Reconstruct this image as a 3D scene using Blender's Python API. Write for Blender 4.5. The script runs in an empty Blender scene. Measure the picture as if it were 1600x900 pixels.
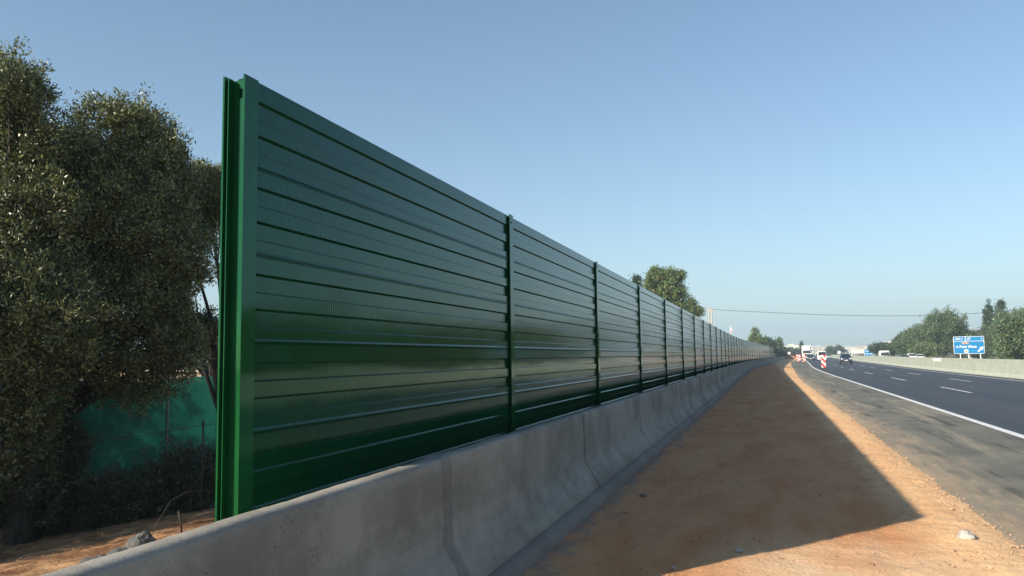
import bpy, bmesh, math, random
import numpy as np
from mathutils import Vector, Matrix, noise as mn
R = math.radians
S = bpy.context.scene
COL = S.collection

# ------------------------------------------------------------------ camera, sky, sun, exposure
CAM_H = 1.6
YAW, PITCH, ROLL, FPX = 0.306696, 0.0866672, -0.0130582, 1252.1
cd = bpy.data.cameras.new('camera'); cam = bpy.data.objects.new('camera', cd); COL.objects.link(cam)
fw = Vector((-math.sin(YAW)*math.cos(PITCH), math.cos(YAW)*math.cos(PITCH), math.sin(PITCH)))
rt = Vector((math.cos(YAW), math.sin(YAW), 0)); up = rt.cross(fw)
r2 = math.cos(ROLL)*rt + math.sin(ROLL)*up; u2 = -math.sin(ROLL)*rt + math.cos(ROLL)*up
cam.matrix_world = Matrix(((r2.x,u2.x,-fw.x,0),(r2.y,u2.y,-fw.y,0),(r2.z,u2.z,-fw.z,CAM_H),(0,0,0,1)))
cd.sensor_width = 36; cd.lens = 36*FPX/1600; cd.clip_end = 9000; cd.clip_start = 0.05
S.camera = cam

SUN_EL, SUN_AZ = R(26.2), R(219.7)      # azimuth from +Y towards +X
w = bpy.data.worlds.new('World'); S.world = w; w.use_nodes = True
wn = w.node_tree; wn.nodes.clear()
sky = wn.nodes.new('ShaderNodeTexSky'); sky.sky_type = 'NISHITA'; sky.sun_disc = False
sky.sun_elevation = SUN_EL; sky.sun_rotation = SUN_AZ
sky.air_density = 1.0; sky.dust_density = 0.5; sky.ozone_density = 1.7; sky.altitude = 20
bg = wn.nodes.new('ShaderNodeBackground'); bg.inputs['Strength'].default_value = 0.078
wo = wn.nodes.new('ShaderNodeOutputWorld')
tint = wn.nodes.new('ShaderNodeMix'); tint.data_type = 'RGBA'; tint.blend_type = 'MULTIPLY'; tint.inputs[0].default_value = 1
tint.inputs[7].default_value = (.90, 1.04, 1.10, 1); wn.links.new(sky.outputs[0], tint.inputs[6]); wn.links.new(tint.outputs[2], bg.inputs[0]); wn.links.new(bg.outputs[0], wo.inputs[0])
sl = bpy.data.lights.new('sun', 'SUN'); sun = bpy.data.objects.new('sun', sl); COL.objects.link(sun)
sl.energy = 4.9; sl.angle = R(0.6); sl.color = (1.0, 0.87, 0.70)
sdir = Vector((-math.sin(SUN_AZ)*math.cos(SUN_EL), -math.cos(SUN_AZ)*math.cos(SUN_EL), -math.sin(SUN_EL)))
sun.rotation_euler = sdir.to_track_quat('-Z', 'Y').to_euler(); sun.location = (-20, -30, 30)
S.view_settings.view_transform = 'Standard'; S.view_settings.look = 'None'
S.view_settings.gamma = 1; S.view_settings.use_curve_mapping = False
S.view_settings.exposure = 0.9
S.cycles.max_bounces = 6; S.cycles.volume_bounces = 0; S.cycles.caustics_reflective = False; S.cycles.caustics_refractive = False

rng = np.random.default_rng(7); random.seed(7)

# ------------------------------------------------------------------ helpers
def sh(t):
    """sideways shift of the road and all that runs along it, t metres ahead"""
    if t < 60: return 0.0
    if t < 115: return 0.037*(t-60)**2/110.0
    return 0.037*(t-87.5)
def sh_ang(t):
    if t < 60: return 0.0
    return -math.atan(0.037*min(1.0, (t-60)/55.0))
def at(px, py, t):
    """the point at distance t ahead that lies on a sight line (used for placing far things at real sizes)"""
    d = fw*FPX + r2*(px-800) - u2*(py-450); s = t/d.y
    return Vector((0, 0, CAM_H)) + d*s
def gz(x, t):
    xr = x - sh(t)
    if xr >= 4.45: return -0.02*(min(xr, 15.4)-4.45)
    if xr <= -3.1:
        k = min(1.0, (-3.1-xr)/6.0)**1.6; return -0.75*k
    return 0.0

def tag(o, label=None, cat=None, group=None, kind=None):
    if label: o['label'] = label
    if cat: o['category'] = cat
    if group: o['group'] = group
    if kind: o['kind'] = kind
    return o
def mesh_obj(name, V, F, mat=None, parent=None, smooth=False, loc=None, uvs=None):
    me = bpy.data.meshes.new(name); me.from_pydata([tuple(v) for v in V], [], [tuple(f) for f in F]); me.update()
    if smooth: me.polygons.foreach_set('use_smooth', [True]*len(me.polygons))
    o = bpy.data.objects.new(name, me); COL.objects.link(o)
    if mat:
        for m in (mat if isinstance(mat, (list, tuple)) else [mat]): me.materials.append(m)
    if parent: o.parent = parent
    if loc is not None: o.location = loc
    return o
def empty(name, loc, rz=0.0):
    o = bpy.data.objects.new(name, None); COL.objects.link(o); o.location = loc; o.rotation_euler = (0, 0, rz)
    o.empty_display_size = 0.3
    return o
def structure(o): o['kind'] = 'structure'; return o

class MB:
    def __init__(s): s.V = []; s.F = []; s.M = []
    def add(s, V, F, m=0):
        n = len(s.V); s.V += [tuple(v) for v in V]; s.F += [tuple(i+n for i in f) for f in F]; s.M += [m]*len(F); return s
    def box(s, x0, y0, z0, x1, y1, z1, m=0):
        V = [(x0,y0,z0),(x1,y0,z0),(x1,y1,z0),(x0,y1,z0),(x0,y0,z1),(x1,y0,z1),(x1,y1,z1),(x0,y1,z1)]
        return s.add(V, [(0,3,2,1),(4,5,6,7),(0,1,5,4),(1,2,6,5),(2,3,7,6),(3,0,4,7)], m)
    def tube(s, pts, rad, n=8, m=0, cap=True):
        pts = [Vector(p) for p in pts]; rad = rad if isinstance(rad, (list, tuple)) else [rad]*len(pts)
        V = []; F = []
        ref = None
        for i, p in enumerate(pts):
            d = (pts[min(i+1, len(pts)-1)] - pts[max(i-1, 0)]).normalized()
            if ref is None:
                a = Vector((0,0,1)) if abs(d.z) < .9 else Vector((1,0,0)); ref = d.cross(a).normalized()
            else: ref = (ref - d*ref.dot(d)).normalized()
            b = d.cross(ref)
            for k in range(n):
                an = 2*math.pi*k/n; V.append(p + (ref*math.cos(an) + b*math.sin(an))*rad[i])
        for i in range(len(pts)-1):
            for k in range(n):
                a, b = i*n+k, i*n+(k+1) % n; F.append((a, b, b+n, a+n))
        if cap: F.append(tuple(range(n-1, -1, -1))); F.append(tuple(range((len(pts)-1)*n, len(pts)*n)))
        return s.add(V, F, m)
    def disc(s, c, r, axis, th, n=20, m=0):
        c = Vector(c); a = Vector(axis).normalized()*th/2
        return s.tube([c-a, c+a], r, n, m)
    def build(s, name, mats, parent=None, loc=None, smooth=False, rz=0.0, bevel=0.0):
        o = mesh_obj(name, s.V, s.F, mats, parent, smooth, loc)
        if len(set(s.M)) > 1: o.data.polygons.foreach_set('material_index', s.M)
        if rz: o.rotation_euler = (0, 0, rz)
        if bevel:
            b = o.modifiers.new('bevel', 'BEVEL'); b.width = bevel; b.segments = 2; b.limit_method = 'ANGLE'
        return o

def copy_tree(o, parent=None):
    c = o.copy(); COL.objects.link(c)
    if parent: c.parent = parent
    for ch in list(o.children): copy_tree(ch, c)
    return c

# ------------------------------------------------------------------ materials
def nodes_mat(name):
    m = bpy.data.materials.new(name); m.use_nodes = True; nt = m.node_tree; nt.nodes.clear()
    out = nt.nodes.new('ShaderNodeOutputMaterial'); b = nt.nodes.new('ShaderNodeBsdfPrincipled')
    nt.links.new(b.outputs[0], out.inputs[0])
    return m, nt, b, out
class NT:
    def __init__(s, nt): s.nt = nt; s.pos = None
    def n(s, t, **k):
        x = s.nt.nodes.new(t)
        for a, v in k.items(): setattr(x, a, v)
        return x
    def L(s, a, b): s.nt.links.new(a, b)
    def coords(s, scale=(1,1,1), rot=0.0, obj=False):
        if obj: src = s.n('ShaderNodeTexCoord').outputs['Object']
        else: src = s.n('ShaderNodeNewGeometry').outputs['Position']
        mp = s.n('ShaderNodeMapping'); mp.inputs['Scale'].default_value = scale; mp.inputs['Rotation'].default_value = (0, 0, rot)
        s.L(src, mp.inputs[0]); return mp.outputs[0]
    def noise(s, scale, vec=None, detail=4, rough=.55, dist=0.0):
        x = s.n('ShaderNodeTexNoise'); x.inputs['Scale'].default_value = scale; x.inputs['Detail'].default_value = detail
        x.inputs['Roughness'].default_value = rough; x.inputs['Distortion'].default_value = dist
        s.L(vec if vec is not None else s.coords(), x.inputs['Vector']); return x.outputs['Fac']
    def vor(s, scale, vec=None, feature='F1', out='Distance'):
        x = s.n('ShaderNodeTexVoronoi', feature=feature); x.inputs['Scale'].default_value = scale
        s.L(vec if vec is not None else s.coords(), x.inputs['Vector']); return x.outputs[out]
    def ramp(s, fac, lo, hi, a=0.0, b=1.0):
        x = s.n('ShaderNodeMapRange'); x.inputs['From Min'].default_value = lo; x.inputs['From Max'].default_value = hi
        x.inputs['To Min'].default_value = a; x.inputs['To Max'].default_value = b; x.interpolation_type = 'SMOOTHSTEP'
        s.L(fac, x.inputs['Value']); return x.outputs[0]
    def mix(s, fac, a, b, mode='MIX'):
        x = s.n('ShaderNodeMix', data_type='RGBA', blend_type=mode)
        if isinstance(fac, float): x.inputs[0].default_value = fac
        else: s.L(fac, x.inputs[0])
        for i, c in ((6, a), (7, b)):
            if isinstance(c, tuple): x.inputs[i].default_value = (*c, 1)
            else: s.L(c, x.inputs[i])
        return x.outputs[2]
    def math(s, op, a, b=0.0):
        x = s.n('ShaderNodeMath', operation=op)
        for i, c in ((0, a), (1, b)):
            if isinstance(c, (int, float)): x.inputs[i].default_value = c
            else: s.L(c, x.inputs[i])
        return x.outputs[0]
    def bump(s, h, strength, dist, b, prev=None):
        x = s.n('ShaderNodeBump'); x.inputs['Strength'].default_value = strength; x.inputs['Distance'].default_value = dist
        s.L(h, x.inputs['Height'])
        if prev is not None: s.L(prev, x.inputs['Normal'])
        if b is not None: s.L(x.outputs[0], b.inputs['Normal'])
        return x.outputs[0]
    def xyz(s, vec):
        x = s.n('ShaderNodeSeparateXYZ'); s.L(vec, x.inputs[0]); return x.outputs

def simple(name, col, rough=.6, metal=0.0, var=.12, scale=3.0, coat=0.0, emis=None):
    m, nt, b, _ = nodes_mat(name); q = NT(nt)
    f = q.noise(scale, q.coords(obj=True), 3)
    q.L(q.mix(q.ramp(f, .3, .7), tuple(c*(1-var) for c in col), tuple(min(1, c*(1+var)) for c in col)), b.inputs['Base Color'])
    b.inputs['Roughness'].default_value = rough; b.inputs['Metallic'].default_value = metal
    b.inputs['Coat Weight'].default_value = coat
    if emis: b.inputs['Emission Color'].default_value = (*emis, 1); b.inputs['Emission Strength'].default_value = 1.0
    return m

def mat_paint_green(name, ribs, c0=(.0025, .040, .013), c1=(.0035, .052, .017)):
    m, nt, b, _ = nodes_mat(name); q = NT(nt)
    p = q.coords()
    f = q.noise(1.2, p, 4)
    col = q.mix(q.ramp(f, .3, .7), c0, c1)
    d = q.noise(9, q.coords((1, 1, .35)), 5, .7)
    col = q.mix(q.ramp(d, .55, .85, 0, .25), col, tuple(v*2.2+.004 for v in c1))
    q.L(col, b.inputs['Base Color'])
    q.L(q.ramp(q.noise(2.5, p, 3), .3, .7, .045, .085), b.inputs['Roughness'])
    b.inputs['IOR'].default_value = 1.38; b.inputs['Specular Tint'].default_value = (.35, .95, .9, 1)
    n1 = q.bump(q.noise(1.6, q.coords((1, .35, 1.4)), 2, .4), .20, .02, None)
    if ribs:
        wv = q.n('ShaderNodeTexWave', wave_type='BANDS', bands_direction='Y'); wv.inputs['Scale'].default_value = 13.0
        q.L(p, wv.inputs['Vector'])
        n1 = q.bump(wv.outputs['Fac'], .10, .004, None, n1)
    q.bump(q.noise(60, p, 3), .04, .002, b, n1)
    return m

def mat_concrete(name, c0, c1, dirt=1.0):
    m, nt, b, _ = nodes_mat(name); q = NT(nt)
    p = q.coords(); x, y, z = q.xyz(p)
    col = q.mix(q.ramp(q.noise(1.3, p, 6, .65), .35, .65), c0, c1)
    col = q.mix(q.ramp(q.noise(.9, q.coords((1, .5, 2.5)), 5, .7), .48, .62, 0, .38 if dirt > .5 else .1), col, tuple(v*1.25 for v in c1))
    st = q.noise(5, q.coords((1, 1.0, .22)), 5, .7)
    col = q.mix(q.ramp(st, .55, .8, 0, .2*dirt), col, (.15, .13, .115))
    # dust splash low down
    low = q.math('SUBTRACT', .34, z); low = q.math('ADD', low, q.math('MULTIPLY', q.noise(7, p, 4), .22))
    col = q.mix(q.ramp(low, .18, .42, 0, .35*dirt), col, (.25, .17, .12))
    pits = q.ramp(q.vor(26, q.coords((1, 1, 1))), .10, .15, 1, 0)
    gate = q.ramp(q.noise(2.3, p, 2), .44, .54)
    pit = q.math('MULTIPLY', pits, gate)
    col = q.mix(q.math('MULTIPLY', pit, .7), col, (.06, .055, .05))
    fine = q.noise(90, p, 4, .7)
    col = q.mix(q.ramp(fine, .3, .75, 0, .35 if dirt > .5 else .1), col, tuple(v*.6 for v in c0))
    q.L(col, b.inputs['Base Color']); b.inputs['Roughness'].default_value = .9; b.inputs['Specular IOR Level'].default_value = .25
    n = q.bump(q.noise(14, p, 6, .7), .5, .012, None)
    n = q.bump(fine, .35, .004, None, n)
    q.bump(q.math('MULTIPLY', pit, -1.0), .8, .006, b, n)
    return m

def mat_ground():
    m, nt, b, _ = nodes_mat('earth'); q = NT(nt)
    p = q.coords(); x, y, z = q.xyz(p)
    big = q.noise(.55, q.coords((1.4, .45, 1), .15), 5, .6)
    col = q.mix(q.ramp(big, .35, .62), (.60, .315, .145), (.76, .475, .255))
    red = q.noise(1.1, q.coords((1.6, .5, 1), -.1), 5, .65, .6)
    col = q.mix(q.ramp(red, .52, .68, 0, .8), col, (.50, .22, .10))
    grey = q.noise(.8, q.coords((1.2, .8, 1), .5), 6, .7, .5)
    col = q.mix(q.ramp(grey, .54, .68, 0, .4), col, (.50, .38, .30))
    # trodden red soil, reddened where the wall's shadow lies; sunlit sand in front paled
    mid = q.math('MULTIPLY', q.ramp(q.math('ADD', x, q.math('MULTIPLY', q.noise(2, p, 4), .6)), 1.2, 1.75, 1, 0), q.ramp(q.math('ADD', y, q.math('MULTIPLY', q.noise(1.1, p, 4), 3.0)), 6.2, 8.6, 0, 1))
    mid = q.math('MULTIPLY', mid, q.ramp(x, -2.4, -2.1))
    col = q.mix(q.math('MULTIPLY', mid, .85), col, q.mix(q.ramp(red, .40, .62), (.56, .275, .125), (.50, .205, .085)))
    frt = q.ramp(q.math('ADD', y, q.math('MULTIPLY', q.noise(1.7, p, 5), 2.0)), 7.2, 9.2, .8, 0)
    frt = q.math('MULTIPLY', frt, q.ramp(x, -.8, .3))  # pale tone held to the sunlit side of the shadow line
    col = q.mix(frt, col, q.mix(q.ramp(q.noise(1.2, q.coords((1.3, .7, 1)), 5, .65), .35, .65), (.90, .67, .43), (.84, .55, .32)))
    # the strip beside the asphalt is pale, fine sand
    edge = q.ramp(q.math('ADD', x, q.math('MULTIPLY', q.noise(3, p, 4), .5)), 1.25, 1.8, 0, .55)
    lim = q.ramp(y, 50, 60, 1, .6)
    col = q.mix(q.math('MULTIPLY', edge, lim), col, (.86, .58, .32))
    # grey grit along the concrete footing
    gr = q.ramp(q.math('ADD', x, q.math('MULTIPLY', q.noise(5, q.coords((1, .6, 1)), 5, .7), .9)), -1.35, -1.0, 1, 0)
    gl = q.ramp(x, -2.3, -2.0, 0, 1)
    col = q.mix(q.math('MULTIPLY', q.math('MULTIPLY', gr, gl), .8), col, (.20, .18, .16))
    # white spill spots of lime
    w1 = q.ramp(q.vor(.33, q.coords((1.2, .7, 1), .4)), .10, .19, 1, 0)
    col = q.mix(q.math('MULTIPLY', q.math('MULTIPLY', w1, q.ramp(q.noise(7, p, 4), .4, .6)), .55), col, (.62, .60, .56))
    # clods
    fine = q.noise(28, p, 6, .75)
    col = q.mix(q.ramp(fine, .35, .7, 0, .5), col, q.mix(.45, col, (.20, .09, .04)))
    vs = q.vor(38, p); col = q.mix(q.ramp(vs, .08, .2, .35, 0), col, (.72, .55, .38))
    fld = q.n('ShaderNodeAttribute', attribute_name='field').outputs['Fac']
    f2 = q.noise(.06, p, 6, .7)
    fc = q.mix(q.ramp(f2, .4, .6), (.16, .13, .07), (.07, .085, .035))
    col = q.mix(fld, col, fc)
    litter_shade = q.n('ShaderNodeAttribute', attribute_name='litter').outputs['Fac']  # litter tone that also paints shade onto the left bank
    lt = q.ramp(q.noise(2.2, p, 6, .75), .36, .60, .35, .95)
    col = q.mix(q.math('MULTIPLY', litter_shade, lt), col, (.14, .065, .032))
    q.L(col, b.inputs['Base Color']); b.inputs['Roughness'].default_value = .95; b.inputs['Specular IOR Level'].default_value = .15
    n = q.bump(q.noise(9, p, 6, .7), .8, .03, None)
    n = q.bump(fine, .5, .012, None, n)
    q.bump(vs, .4, .006, b, n)
    return m

def mat_asphalt_old():
    m, nt, b, _ = nodes_mat('worn_asphalt'); q = NT(nt)
    p = q.coords(); x, y, z = q.xyz(p)
    base = q.mix(q.ramp(q.noise(.9, p, 5), .35, .65), (.135, .135, .110), (.20, .195, .155))
    s1 = q.noise(1.0, q.coords((1.6, .12, 1), -.09), 6, .65, .3)
    base = q.mix(q.ramp(s1, .50, .66, 0, .8), base, (.36, .32, .23))
    s2 = q.noise(1.5, q.coords((2.2, .16, 1), .12), 5, .6, .2)
    base = q.mix(q.ramp(s2, .54, .66, 0, .75), base, (.055, .052, .048))
    s3 = q.noise(2.3, q.coords((1.5, .35, 1), .25), 6, .7, .5)
    near = q.ramp(q.math('SUBTRACT', x, q.math('MULTIPLY', s3, 2.6)), .25, 1.55, 1, 0)
    base = q.mix(q.math('MULTIPLY', near, .8), base, (.52, .39, .25))
    fine = q.noise(120, p, 4, .7)
    base = q.mix(q.ramp(fine, .35, .7, 0, .4), base, (.05, .048, .045))
    q.L(base, b.inputs['Base Color']); b.inputs['Roughness'].default_value = .8; b.inputs['Specular IOR Level'].default_value = .3
    n = q.bump(q.noise(6, p, 6), .25, .012, None)
    q.bump(fine, .5, .005, b, n)
    return m
def mat_asphalt_new():
    m, nt, b, _ = nodes_mat('fresh_asphalt'); q = NT(nt)
    p = q.coords()
    base = q.mix(q.ramp(q.noise(.5, q.coords((1, .08, 1)), 5), .35, .65), (.024, .027, .033), (.036, .039, .046))
    fine = q.noise(100, p, 3, .7)
    base = q.mix(q.ramp(fine, .4, .75, 0, .35), base, (.08, .08, .085))
    dust = q.noise(.25, q.coords((1.2, .05, 1), .02), 5, .6)
    base = q.mix(q.ramp(dust, .55, .75, 0, .2), base, (.14, .12, .10))
    tr = q.ramp(q.noise(.8, q.coords((1.6, .015, 1), .0), 4, .5), .42, .6, 0, .35)
    base = q.mix(tr, base, (.070, .072, .074))
    pt = q.noise(1.4, q.coords((1, .3, 1)), 6, .7)
    base = q.mix(q.ramp(pt, .6, .75, 0, .3), base, (.016, .017, .02))
    q.L(base, b.inputs['Base Color']); b.inputs['Roughness'].default_value = .62
    q.bump(fine, .6, .006, b)
    return m
def mat_roadpaint():
    m, nt, b, _ = nodes_mat('road_paint'); q = NT(nt)
    f = q.noise(14, q.coords((1, .5, 1)), 6, .75)
    q.L(q.mix(q.ramp(f, .45, .7), (.74, .75, .74), (.45, .44, .42)), b.inputs['Base Color']); b.inputs['Roughness'].default_value = .7
    return m
def mat_leaf(name, c_dark, c_light, back, gloss=.45, trans=.25):
    m, nt, b, out = nodes_mat(name); q = NT(nt)
    g = q.n('ShaderNodeNewGeometry')
    col = q.mix(q.math('POWER', g.outputs['Random Per Island'], 1.8 if 'olive' in name else 1.0), c_dark, c_light)
    col = q.mix(g.outputs['Backfacing'], col, back)
    q.L(col, b.inputs['Base Color']); b.inputs['Roughness'].default_value = gloss
    tr = q.n('ShaderNodeBsdfTranslucent'); q.L(q.mix(.5, col, tuple(min(1, v*1.6) for v in c_light)), tr.inputs[0])
    mx = q.n('ShaderNodeMixShader'); mx.inputs[0].default_value = trans
    q.L(b.outputs[0], mx.inputs[1]); q.L(tr.outputs[0], mx.inputs[2]); q.L(mx.outputs[0], out.inputs[0])
    return m
def mat_bark():
    m, nt, b, _ = nodes_mat('bark'); q = NT(nt)
    f = q.noise(8, q.coords((3, 3, .8), obj=True), 6, .7)
    q.L(q.mix(q.ramp(f, .35, .65), (.022, .019, .016), (.075, .065, .055)), b.inputs['Base Color']); b.inputs['Roughness'].default_value = .95
    q.bump(f, .8, .03, b); return m
def mat_stripes():
    m, nt, b, _ = nodes_mat('red_white_stripes'); q = NT(nt)
    x, y, z = q.xyz(q.coords(obj=True))
    v = q.math('FRACT', q.math('MULTIPLY', q.math('ADD', q.math('MULTIPLY', x, 1.0), z), 1/.46))
    q.L(q.mix(q.math('GREATER_THAN', v, .5), (.78, .78, .76), (.62, .035, .03)), b.inputs['Base Color']); b.inputs['Roughness'].default_value = .4
    return m

M_panel = mat_paint_green('green_panel_paint', True)
M_post = mat_paint_green('green_post_paint', False, (.006, .062, .018), (.008, .080, .023))
M_conc = mat_concrete('barrier_concrete', (.20, .188, .165), (.33, .315, .275))
M_foot = mat_concrete('footing_concrete', (.15, .145, .135), (.22, .21, .195))
M_mortar = mat_concrete('mortar', (.16, .15, .14), (.25, .235, .215))
M_med = mat_concrete('median_concrete', (.36, .40, .33), (.42, .46, .38), .08)
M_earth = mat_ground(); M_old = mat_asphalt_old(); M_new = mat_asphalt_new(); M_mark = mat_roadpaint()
M_bark = mat_bark(); M_stripe = mat_stripes()
M_leaf_olive = mat_leaf('olive_leaf', (.013, .024, .007), (.21, .25, .070), (.19, .20, .10), .36, .12)
M_leaf_shrub = mat_leaf('shrub_leaf', (.03, .045, .018), (.07, .085, .035), (.08, .09, .05))
M_leaf_green = mat_leaf('green_leaf', (.06, .125, .05), (.125, .22, .10), (.12, .15, .07))
M_leaf_yellow = mat_leaf('yellowish_leaf', (.08, .155, .055), (.17, .27, .10), (.16, .17, .07))
M_leaf_dark = mat_leaf('dark_conifer_leaf', (.040, .085, .042), (.075, .14, .07), (.05, .07, .03))
M_net, _nt, _b, _out = nodes_mat('green_shade_net'); _q = NT(_nt)
_c = _q.mix(_q.ramp(_q.noise(1.3, None, 4), .3, .7), (.008, .13, .088), (.012, .17, .12)); _q.L(_c, _b.inputs['Base Color']); _b.inputs['Roughness'].default_value = .8
_tr = _q.n('ShaderNodeBsdfTranslucent'); _q.L(_c, _tr.inputs[0]); _mx = _q.n('ShaderNodeMixShader'); _mx.inputs[0].default_value = .4
_q.L(_b.outputs[0], _mx.inputs[1]); _q.L(_tr.outputs[0], _mx.inputs[2]); _q.L(_mx.outputs[0], _out.inputs[0])
M_steel = simple('galvanised_steel', (.33, .33, .32), .5, .6)
M_rust = simple('rusty_steel', (.04, .027, .022), .8)
M_stone = simple('grey_stone', (.40, .38, .35), .9, var=.3, scale=12)
M_pebble = simple('pebble_stone', (.42, .27, .17), .9, var=.35, scale=6)
M_black = simple('black_rubber', (.02, .02, .02), .7)
M_glass = simple('dark_glass', (.015, .018, .022), .06, coat=.5)
M_wood = simple('weathered_pole', (.42, .38, .33), .8)
M_white = simple('white_paint', (.78, .78, .76), .35, coat=.3, var=.04)
M_navy = simple('navy_paint', (.012, .018, .045), .25, coat=1, var=.05)
M_darkcar = simple('dark_grey_paint', (.03, .04, .055), .25, coat=1, var=.05)
M_red = simple('red_paint', (.45, .03, .025), .35, coat=.5)
M_lampglass = simple('headlamp_glass', (.7, .72, .75), .08, coat=1, var=.02)
M_tail = simple('tail_lamp', (.4, .01, .01), .2, coat=1)
M_alu = simple('wheel_metal', (.45, .45, .46), .35, .8)
M_blue = simple('sign_blue', (.008, .21, .48), .35, var=.05)
M_signw = simple('sign_white', (.80, .82, .82), .4, var=.02)
M_signor = simple('sign_orange', (.40, .24, .18), .4, var=.02)
M_signye = simple('sign_yellow', (.75, .45, .05), .4, var=.02)
M_plastic = simple('dark_plastic', (.035, .035, .038), .6)
M_terra = simple('terracotta_render', (.36, .11, .07), .9, var=.2, scale=.6)
M_cream = simple('cream_render', (.60, .54, .42), .9, var=.08, scale=.2)
M_offw = simple('offwhite_render', (.68, .66, .60), .9, var=.08, scale=.2)
M_ochre = simple('ochre_render', (.55, .42, .27), .9, var=.08, scale=.2)
M_mint = simple('pale_green_cladding', (.45, .60, .50), .7, var=.08, scale=.2)
M_roof = simple('roof_tiles', (.38, .17, .10), .9, var=.2, scale=1)
M_win = simple('window_dark', (.07, .085, .10), .2, var=.1)

# ------------------------------------------------------------------ ground
def vnoise(x, y, s, z=0.0): return mn.noise(Vector((x*s, y*s, z)))
def asph_edge(t):
    xs = [(-40, 1.9), (55, 1.9), (98, 2.7), (160, 4.0), (190, 5.2), (215, 6.9), (245, 9.1), (262, 10.3), (600, 4.0+sh(600)-.6)]
    for (a, b), (c, d) in zip(xs, xs[1:]):
        if t <= c: return b + (d-b)*(t-a)/(c-a)
    return xs[-1][1]
def build_ground():
    def axis(segs):
        out = []
        for a, b, st in segs: out += list(np.arange(a, b, st))
        return out
    xs = [-4000, -2500, -1500, -900, -500, -300, -200, -140, -100, -75, -60, -50, -42, -36, -31, -27, -24, -21, -19, -17.5, -16, -15, -14] + \
        axis([(-13, -9, .7), (-9, -3.4, .22), (-3.4, -2.0, .14), (-2.0, 2.4, .05), (2.4, 5, .3), (5, 31, 1.3), (31, 60, 4), (60, 140, 10)]) + \
        [140, 170, 220, 300, 450, 700, 1100, 1800, 2800, 4500]
    ts = [-200, -120, -80, -50, -35, -25, -18, -12, -8, -5, -3, -1.5] + axis([(0, 3, .3), (3, 14, .055), (14, 22, .12), (22, 40, .4), (40, 100, 2), (100, 300, 6), (300, 600, 20)]) + \
        [600, 680, 780, 900, 1100, 1400, 1800, 2400, 3200, 4200, 5500, 7500]
    V = []; fld = []; bank_shade = []
    for t in ts:
        s = sh(min(t, 600)) if t < 600 else sh(600)
        ae = asph_edge(t) - s
        for x in xs:
            X = x + s
            z = gz(X, min(t, 600))
            on_as = x > ae+.28 and x < 31
            if x > -2.4 and x < ae+.3 and t < 60:
                k = 1.0
                z += .016*vnoise(X, t, .9) + .010*vnoise(X, t, 3.1, 5) + .007*vnoise(X, t, 8, 9) + .004*vnoise(X, t, 17, 2)
                z += -.010*math.exp(-((x+.55+.1*math.sin(t*.3))/.11)**2)-.010*math.exp(-((x-.95+.1*math.sin(t*.3))/.11)**2)+.004*max(0, math.sin(t*42))*math.exp(-((x+.55+.1*math.sin(t*.3))/.10)**2)
                bm = math.exp(-((x-ae+.28)/.28)**2)
                z += bm*(.018 + .028*abs(vnoise(X, t, 6, 3)) + .016*vnoise(X, t, 13, 4))
                if x > ae-.08: z += -.03*min(1, (x-ae+.08)/.3)
                fb = math.exp(-((x+1.72)/.16)**2); z += fb*(.02+.03*abs(vnoise(X, t, 7, 8)))
                if abs(x+1.0) > .0: pass
            elif on_as: z -= .06
            elif x <= -2.4:
                z += .05*vnoise(X, t, .5) + .03*vnoise(X, t, 1.7, 5) + .025*vnoise(X, t, 4.5, 9)
            if x > -2.4 and x <= ae+.3 and t >= 60: z -= .0
            V.append((X, t, z))
            f = 0.0
            if x > 31: f = 1.0
            if x < -14: f = min(1.0, (-14-x)/6)
            if t > 262 and x < 0: f = max(f, min(1, (t-262)/20))
            if t > 400: f = 1.0
            fld.append(f); bank_shade.append(max(0.0, min(1.0, (-x-4.2)/1.6)))  # left bank darkening, litter and painted shade together
    nx = len(xs); F = [(j*nx+i, j*nx+i+1, (j+1)*nx+i+1, (j+1)*nx+i) for j in range(len(ts)-1) for i in range(nx-1)]
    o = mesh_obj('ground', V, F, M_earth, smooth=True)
    for nm, data in (('field', fld), ('litter', bank_shade)):
        a = o.data.attributes.new(nm, 'FLOAT', 'POINT'); a.data.foreach_set('value', data)
    structure(o)
build_ground()

def trange(a, b):
    out = []; t = a
    while t < b:
        out.append(t); t += max(.5, min(12, abs(t)*.06))
    return out + [b]
def strip(name, fx0, fx1, t0, t1, lift, mat, skirt=0.0, ts=None):
    V = []; F = []
    ts = ts or trange(t0, t1)
    for t in ts:
        a, b = fx0(t), fx1(t)
        n = 4
        for i in range(n+1):
            x = a + (b-a)*i/n; V.append((x, t, gz(x, t)+lift))
    m = 5
    for j in range(len(ts)-1):
        for i in range(4): F.append((j*m+i, j*m+i+1, (j+1)*m+i+1, (j+1)*m+i))
    if skirt:
        base = len(V)
        for t in ts: x = fx0(t); V.append((x-.015, t, gz(x, t)+lift-skirt))
        for j in range(len(ts)-1): F.append((base+j, j*m, (j+1)*m, base+j+1))
    return structure(mesh_obj(name, V, F, mat))
def old_edge(t):
    e = asph_edge(t)
    if t < 70: e += .07*vnoise(0, t, .9, 3) + .06*vnoise(0, t, 3.3, 1) + .035*vnoise(0, t, 9, 7)
    return e
ts_old = list(np.arange(-30, 4, .5)) + list(np.arange(4, 20, .06)) + list(np.arange(20, 40, .15)) + list(np.arange(40, 100, .6)) + trange(100, 600)
strip('hard_shoulder', old_edge, lambda t: 4.38+sh(t), -30, 600, .006, M_old, .07, ts_old)
strip('motorway', lambda t: 4.38+sh(t), lambda t: 15.8+sh(t), -60, 600, .012, M_new, .05)
strip('opposite_carriageway', lambda t: 17.6+sh(t), lambda t: 28.6+sh(t), -60, 600, .012, M_new, .05)
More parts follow.
